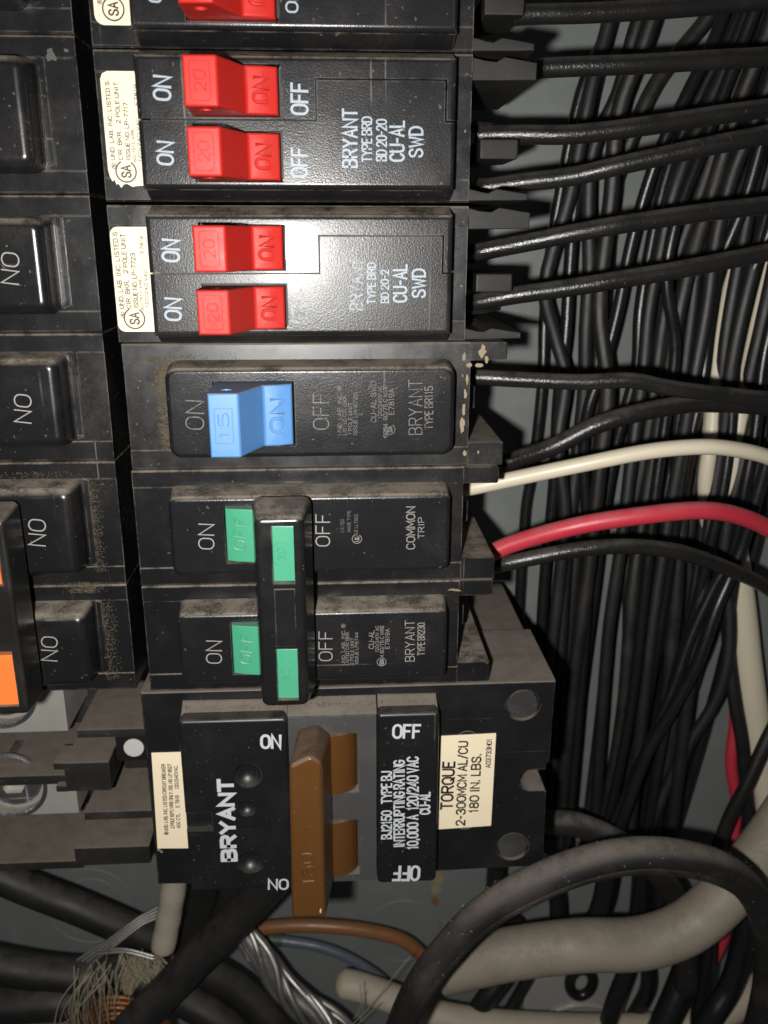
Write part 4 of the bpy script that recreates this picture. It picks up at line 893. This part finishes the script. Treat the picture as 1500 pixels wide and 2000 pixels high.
for k in sorted(WIRES):
    if k.startswith('bundle'):
        wire(k, 'bundle_wire', ('wire_deep', 'wire_dull', 'wire_deep', 'wire_dusty', 'wire_dull')[int(k[6:])*7 % 5], BL.get(int(k[6:]), 'straight thin black wire among many in the vertical bundle behind the breaker leads'), group='black wires of the vertical bundle', seg=12, n=5)
wire('white_a', 'white_wire', 'wire_white', 'left of two cream wires showing between the black bundle wires', group='cream wires in the bundle')
wire('white_b', 'white_wire', 'wire_white', 'right of two cream wires showing between the black bundle wires', group='cream wires in the bundle')
wire('red_a', 'red_wire', 'wire_red', 'red wire running down beside the wide cream cable', group='red wires behind the bundle')
wire('red_b', 'red_wire', 'wire_red', 'red wire passing behind the big black loop at the lower right', group='red wires behind the bundle')
r, pts = WIRES['flat_white']
bm = NB(); tube(bm, [tuple(q) for q in catmull(pts, 7)], 4.3, 18, rx=3.6); tag(mk('jacketed_cable', bm, 'wire_white', None, 60), 'wide cream-white jacketed cable at the right edge', 'cable')
wire('grey_mid', 'grey_cable', 'cable_black', 'dusty dark grey cable coming out beside the main breaker', 'cable')
r, pts = WIRES['loop']
bm = NB(); path = [tuple(q) for q in catmull(pts, 9)]
pw = path; 
tube(bm, path, 3.9, 20); lo_ = mk('loop_cable', bm, 'loop_jacket', None, 60); tag(lo_, 'thick dusty black cable looping across the lower right corner', 'cable')
bm = NB(); tube(bm, [(x, z-2.3, h+2.0) for x, z, h in path], 1.75, 12); mk('seam_ridge', bm, 'loop_jacket', lo_, 60)
bm = NB()
fr_ = frames([P(*q) for q in path])
for k in range(420):
    c, n_, b_ = fr_[rnd.randrange(10, len(fr_)-1)]; a = rnd.gauss(0, .7); q = c+(n_*math.cos(a)+b_*math.sin(a))*3.95*S+Vector((rnd.uniform(-1.5, 1.5)*S, 0, 0))
    e = rnd.uniform(.08, .22)*S
    vv = [bm.verts.new(q+Vector((rnd.uniform(-e, e), rnd.uniform(-e, e), rnd.uniform(-e, e)))) for _ in range(4)]
    for t_ in ((0, 1, 2), (0, 3, 1), (1, 3, 2), (2, 3, 0)): bm.faces.new([vv[i] for i in t_])
mk('dust_grains', bm, 'glue', lo_, smooth=0, kind='stuff')
wire('grey_big', 'grey_cable', 'cable_grey', 'very thick grey cable curving under the black loop', 'cable', seg=24)
r, pts = WIRES['beige']
bm = NB(); tube(bm, [tuple(q) for q in catmull(pts, 10)], lambda t: 4.6*min(1, .25+math.sqrt(max(0, t)*14)), 18); tag(mk('beige_cable', bm, 'cable_beige', None, 60), 'beige cable with a rounded end along the bottom edge', 'cable')
wire('brown', 'brown_wire', 'brown_wire', 'shiny brown wire arching below the brown handle', 'wire')
wire('blue', 'blue_wire', 'blue_wire', 'blue-grey wire below the brown wire', 'wire')
bm = NB(); tube(bm, [tuple(q) for q in catmull([(x-1.5, z+.3, h) for x, z, h in [WIRES['blue'][1][0], WIRES['blue'][1][1]]], 6)], 2.1, 12); tag(mk('green_wire', bm, 'green_wire', None, 60), 'dark green sleeve at the left end of the blue-grey wire', 'wire')
GC = 'heavy black cables, lower left'
wire('cable_a', 'black_cable', 'cable_deep', 'upper heavy black cable sloping down from the left edge', 'cable', GC, 18)
wire('cable_b', 'black_cable', 'cable_deep', 'middle heavy black cable entering from the left edge', 'cable', GC, 18)
wire('cable_c', 'black_cable', 'cable_deep', 'lowest heavy black cable at the bottom left corner', 'cable', GC, 18)
wire('cable_diag', 'black_cable', 'cable_deep', 'heavy black cable running diagonally down-left from under the main breaker', 'cable', GC, 18)
wire('cable_up1', 'black_cable', 'cable_deep', 'black cable dropping behind the diagonal cable beside the tan stub', 'cable', GC, 18)
wire('cable_up2', 'black_cable', 'cable_deep', 'black cable half hidden behind the upper end of the diagonal cable', 'cable', GC, 18)
wire('cable_d', 'black_cable', 'cable_deep', 'black cable under the diagonal one, beside the aluminium strands', 'cable', GC, 18)
wire('cable_e', 'black_cable', 'cable_deep', 'lowest black cable crossing under the diagonal one', 'cable', GC, 18)
LOWL = {1: 'thick black wire leaning left under the big grey cable', 2: 'thin black wire beside the thick one leaning left under the grey cable', 3: 'black wire dropping left of the ring terminal plate, under the grey cable', 4: 'thin black wire dropping just right of the ring washer', 5: 'thick black wire inside the loop at the lower right', 6: 'thin black wire inside the loop, left of its right limb', 7: 'black wire curving just inside the right limb of the loop', 8: 'black wire seen through the loop, leftmost there', 9: 'black wire seen through the loop, middle of three', 10: 'black wire seen through the loop, right of the other two', 11: 'black wire on the back panel under the main breaker corner', 12: 'black wire on the back panel left of the loop opening'}
for i in range(1, 13):
    wire('low_black%d' % i, 'black_wire', 'wire_deep', LOWL[i], 'wire', 'black wires at the lower right')
# chalky stub
r, pts = WIRES['stub']
bm = NB(); tube(bm, [tuple(q) for q in catmull(pts, 6)], lambda t: 3.3+.08*math.sin(t*23), 20); bev(bm, .5, 2, ang=60); tag(mk('cable_stub', bm, 'tan', None, 60), 'chalky tan cable stub hanging under the main breaker', 'cable')
# twisted aluminium conductor
r, pts = WIRES['strand']
st = thing('stranded_conductor', 'twisted bare aluminium strands at the bottom edge', 'conductor', None, pts[-1])
path = [P(*q) for q in catmull(pts, 14)]
fr = frames(path)
for k in range(11):
    bm = NB(); pp = []
    for i, (c, n, b) in enumerate(fr):
        t = i/(len(fr)-1); a = 2*math.pi*k/11+t*(6.2+1.2*math.sin(k*2.3))+.25*math.sin(t*9+k); rr = 2.4+1.6*t+(.9*t*t*(1+math.sin(k*4.1)))+.3*math.sin(t*14+k*1.7)
        q = c+(n*math.cos(a)+b*math.sin(a))*rr*S
        pp.append((q.x/S, q.z/S, -q.y/S))
    tube(bm, pp, .85+.25*((k*7) % 3)/2, 8); mk('strand', bm, 'alu', st, 60)
bm = NB(); tube(bm, [tuple(q) for q in catmull(pts, 8)], 2.2, 10); mk('core', bm, 'alu', st, 60)
# loose aluminium wires behind the tan stub
t8 = thing('loose_strands', 'few loose shiny aluminium strands behind the tan stub', 'strands', None, (-34, -190, -45))
for k in range(4):
    bm = NB(); tube(bm, [(-13+k*.4, -169.8-k*1.0, -42), (-19+k*.3, -172.6-k*.8, -41), (-27+k*.4, -177.0-k*.8, -38), (-37+k*1.4, -183.5-k*.4, -37)], .5, 7); mk('strand', bm, 'alu', t8, 60)
for k in range(2):
    bm = NB(); tube(bm, [tuple(q) for q in catmull([(-30, -179.5-k*1.1, -36), (-22, -178.4-k*1.1, -35), (-14, -180.3-k*1.1, -34)], 5)], .4, 7); mk('strand', bm, 'alu', t8, 60)
# frayed fibres
t9 = thing('frayed_wrap', 'frayed tan fibres hanging over copper strands, bottom left', 'fibres', None, (-30, -200, -35))
bm = NB()
for k in range(34):
    # fibres fan out from one knot and droop
    sx = rnd.choice((-1, -1, 1)); L = rnd.uniform(14, 34); x = -29+rnd.gauss(0, 4); z = -179+rnd.gauss(0, 2.2); h = rnd.uniform(-32, -27)
    dx = sx*abs(rnd.gauss(3, 2.2))-1; w = rnd.uniform(-1.5, 1.5)
    tube(bm, [tuple(q) for q in catmull([(x, z, h), (x+dx*.55, z-L*.2+rnd.uniform(-1, 1), h+2), (x+dx*.95+w, z-L*.5, h+2.5), (x+dx+w*1.5, z-L, h+1)], 5)], rnd.uniform(.07, .2), 4, cap=False)
for k in range(420):
    x = rnd.uniform(-24.5, -13); z = rnd.uniform(-198, -181); h = -36.5+rnd.uniform(-1, 1.5); a = rnd.choice((-.45, .45, .1))+rnd.uniform(-.3, .3); L = rnd.uniform(2.5, 7)
    tube(bm, [(x, z, h), (x+L*.5*math.sin(a)+rnd.uniform(-.6, .6), z-L*.5, h+.4), (x+L*math.sin(a), z-L, h)], rnd.uniform(.10, .26), 4, cap=False)
for k in range(14):
    x = -37+rnd.gauss(0, 2); z = -203+rnd.gauss(0, 4); L = rnd.uniform(3, 9); a = rnd.uniform(0, 6.28)
    tube(bm, [tuple(q) for q in catmull([(x, z, -31), (x+L*.4*math.cos(a), z+L*.4*math.sin(a), -29), (x+L*.5*math.cos(a+1), z+L*.5*math.sin(a+1), -32), (x+L*.3*math.cos(a+2.4), z+L*.3*math.sin(a+2.4), -33)], 4)], rnd.uniform(.06, .16), 4, cap=False)
mk('fibres', bm, 'fibre', t9, 60, kind='stuff')
t10 = thing('copper_strands', 'bent copper strands behind the frayed fibres', 'conductor', None, (-30, -205, -40))
for k in range(6):
    bm = NB(); q_ = k*2.0+.8*math.sin(k*3.1)
    tube(bm, [tuple(q) for q in catmull([(-44+k*.6, -209-q_*.6, -33), (-36.5+k*.4, -199.5-q_*.8, -31.5), (-28.5, -191.5-q_, -30.5), (-21.5, -192.5-q_, -31), (-16, -199-q_, -33), (-12, -208-q_, -36)], 6)], .72, 9); mk('strand', bm, 'copper', t10, 60)
for k in range(4):
    bm = NB(); z0 = -206-k*1.8
    tube(bm, [(-78, z0+1, -32), (-57, z0, -31), (-45, z0-2, -31), (-36, z0-6, -33)], .8, 9); mk('strand', bm, 'copper', t10, 60)
# stray fibres near the loop cable
bm = NB()
for a_, b_ in (((43, -208, -32), (61, -178.5, -28)), ((40, -212, -32), (52, -198, -30)), ((46, -205, -31), (46.5, -190, -30)), ((44, -204, -31), (47.5, -193, -30))):
    tube(bm, [tuple(Vector(a_).lerp(Vector(b_), t)+Vector((math.sin(t*5)*.6, 0, 0))) for t in (0, .25, .5, .75, 1)], .14, 5)
tag(mk('loose_fibre', bm, 'fibre', None, 60), 'thin stray fibres standing beside the loop cable', 'fibres')
# ground terminal plate with a washer behind the loop
t11 = thing('ground_terminal', 'grey metal terminal plate with a black ring washer under the grey cable', 'terminal', None, (120, -262, -62))
bm = NB(); box(bm, 103, 158, -243, -217, -68, -60); bev(bm, .6, 2); mk('terminal_plate', bm, 'lug', t11)
bm = NB(); tube(bm, [(121.5+4.0*math.cos(2*math.pi*i/32), -221.5+5.6*math.sin(2*math.pi*i/32), -57) for i in range(33)], 1.8, 10, loop=True); mk('ring_washer', bm, 'wire_deep', t11, 60)
bm = NB(); tube(bm, [(123+17*math.cos(R(a)), -251+17*math.sin(R(a)), -59.8) for a in range(20, 165, 6)], 1.2, 8); mk('stamped_rib', bm, 'lug', t11, 60)
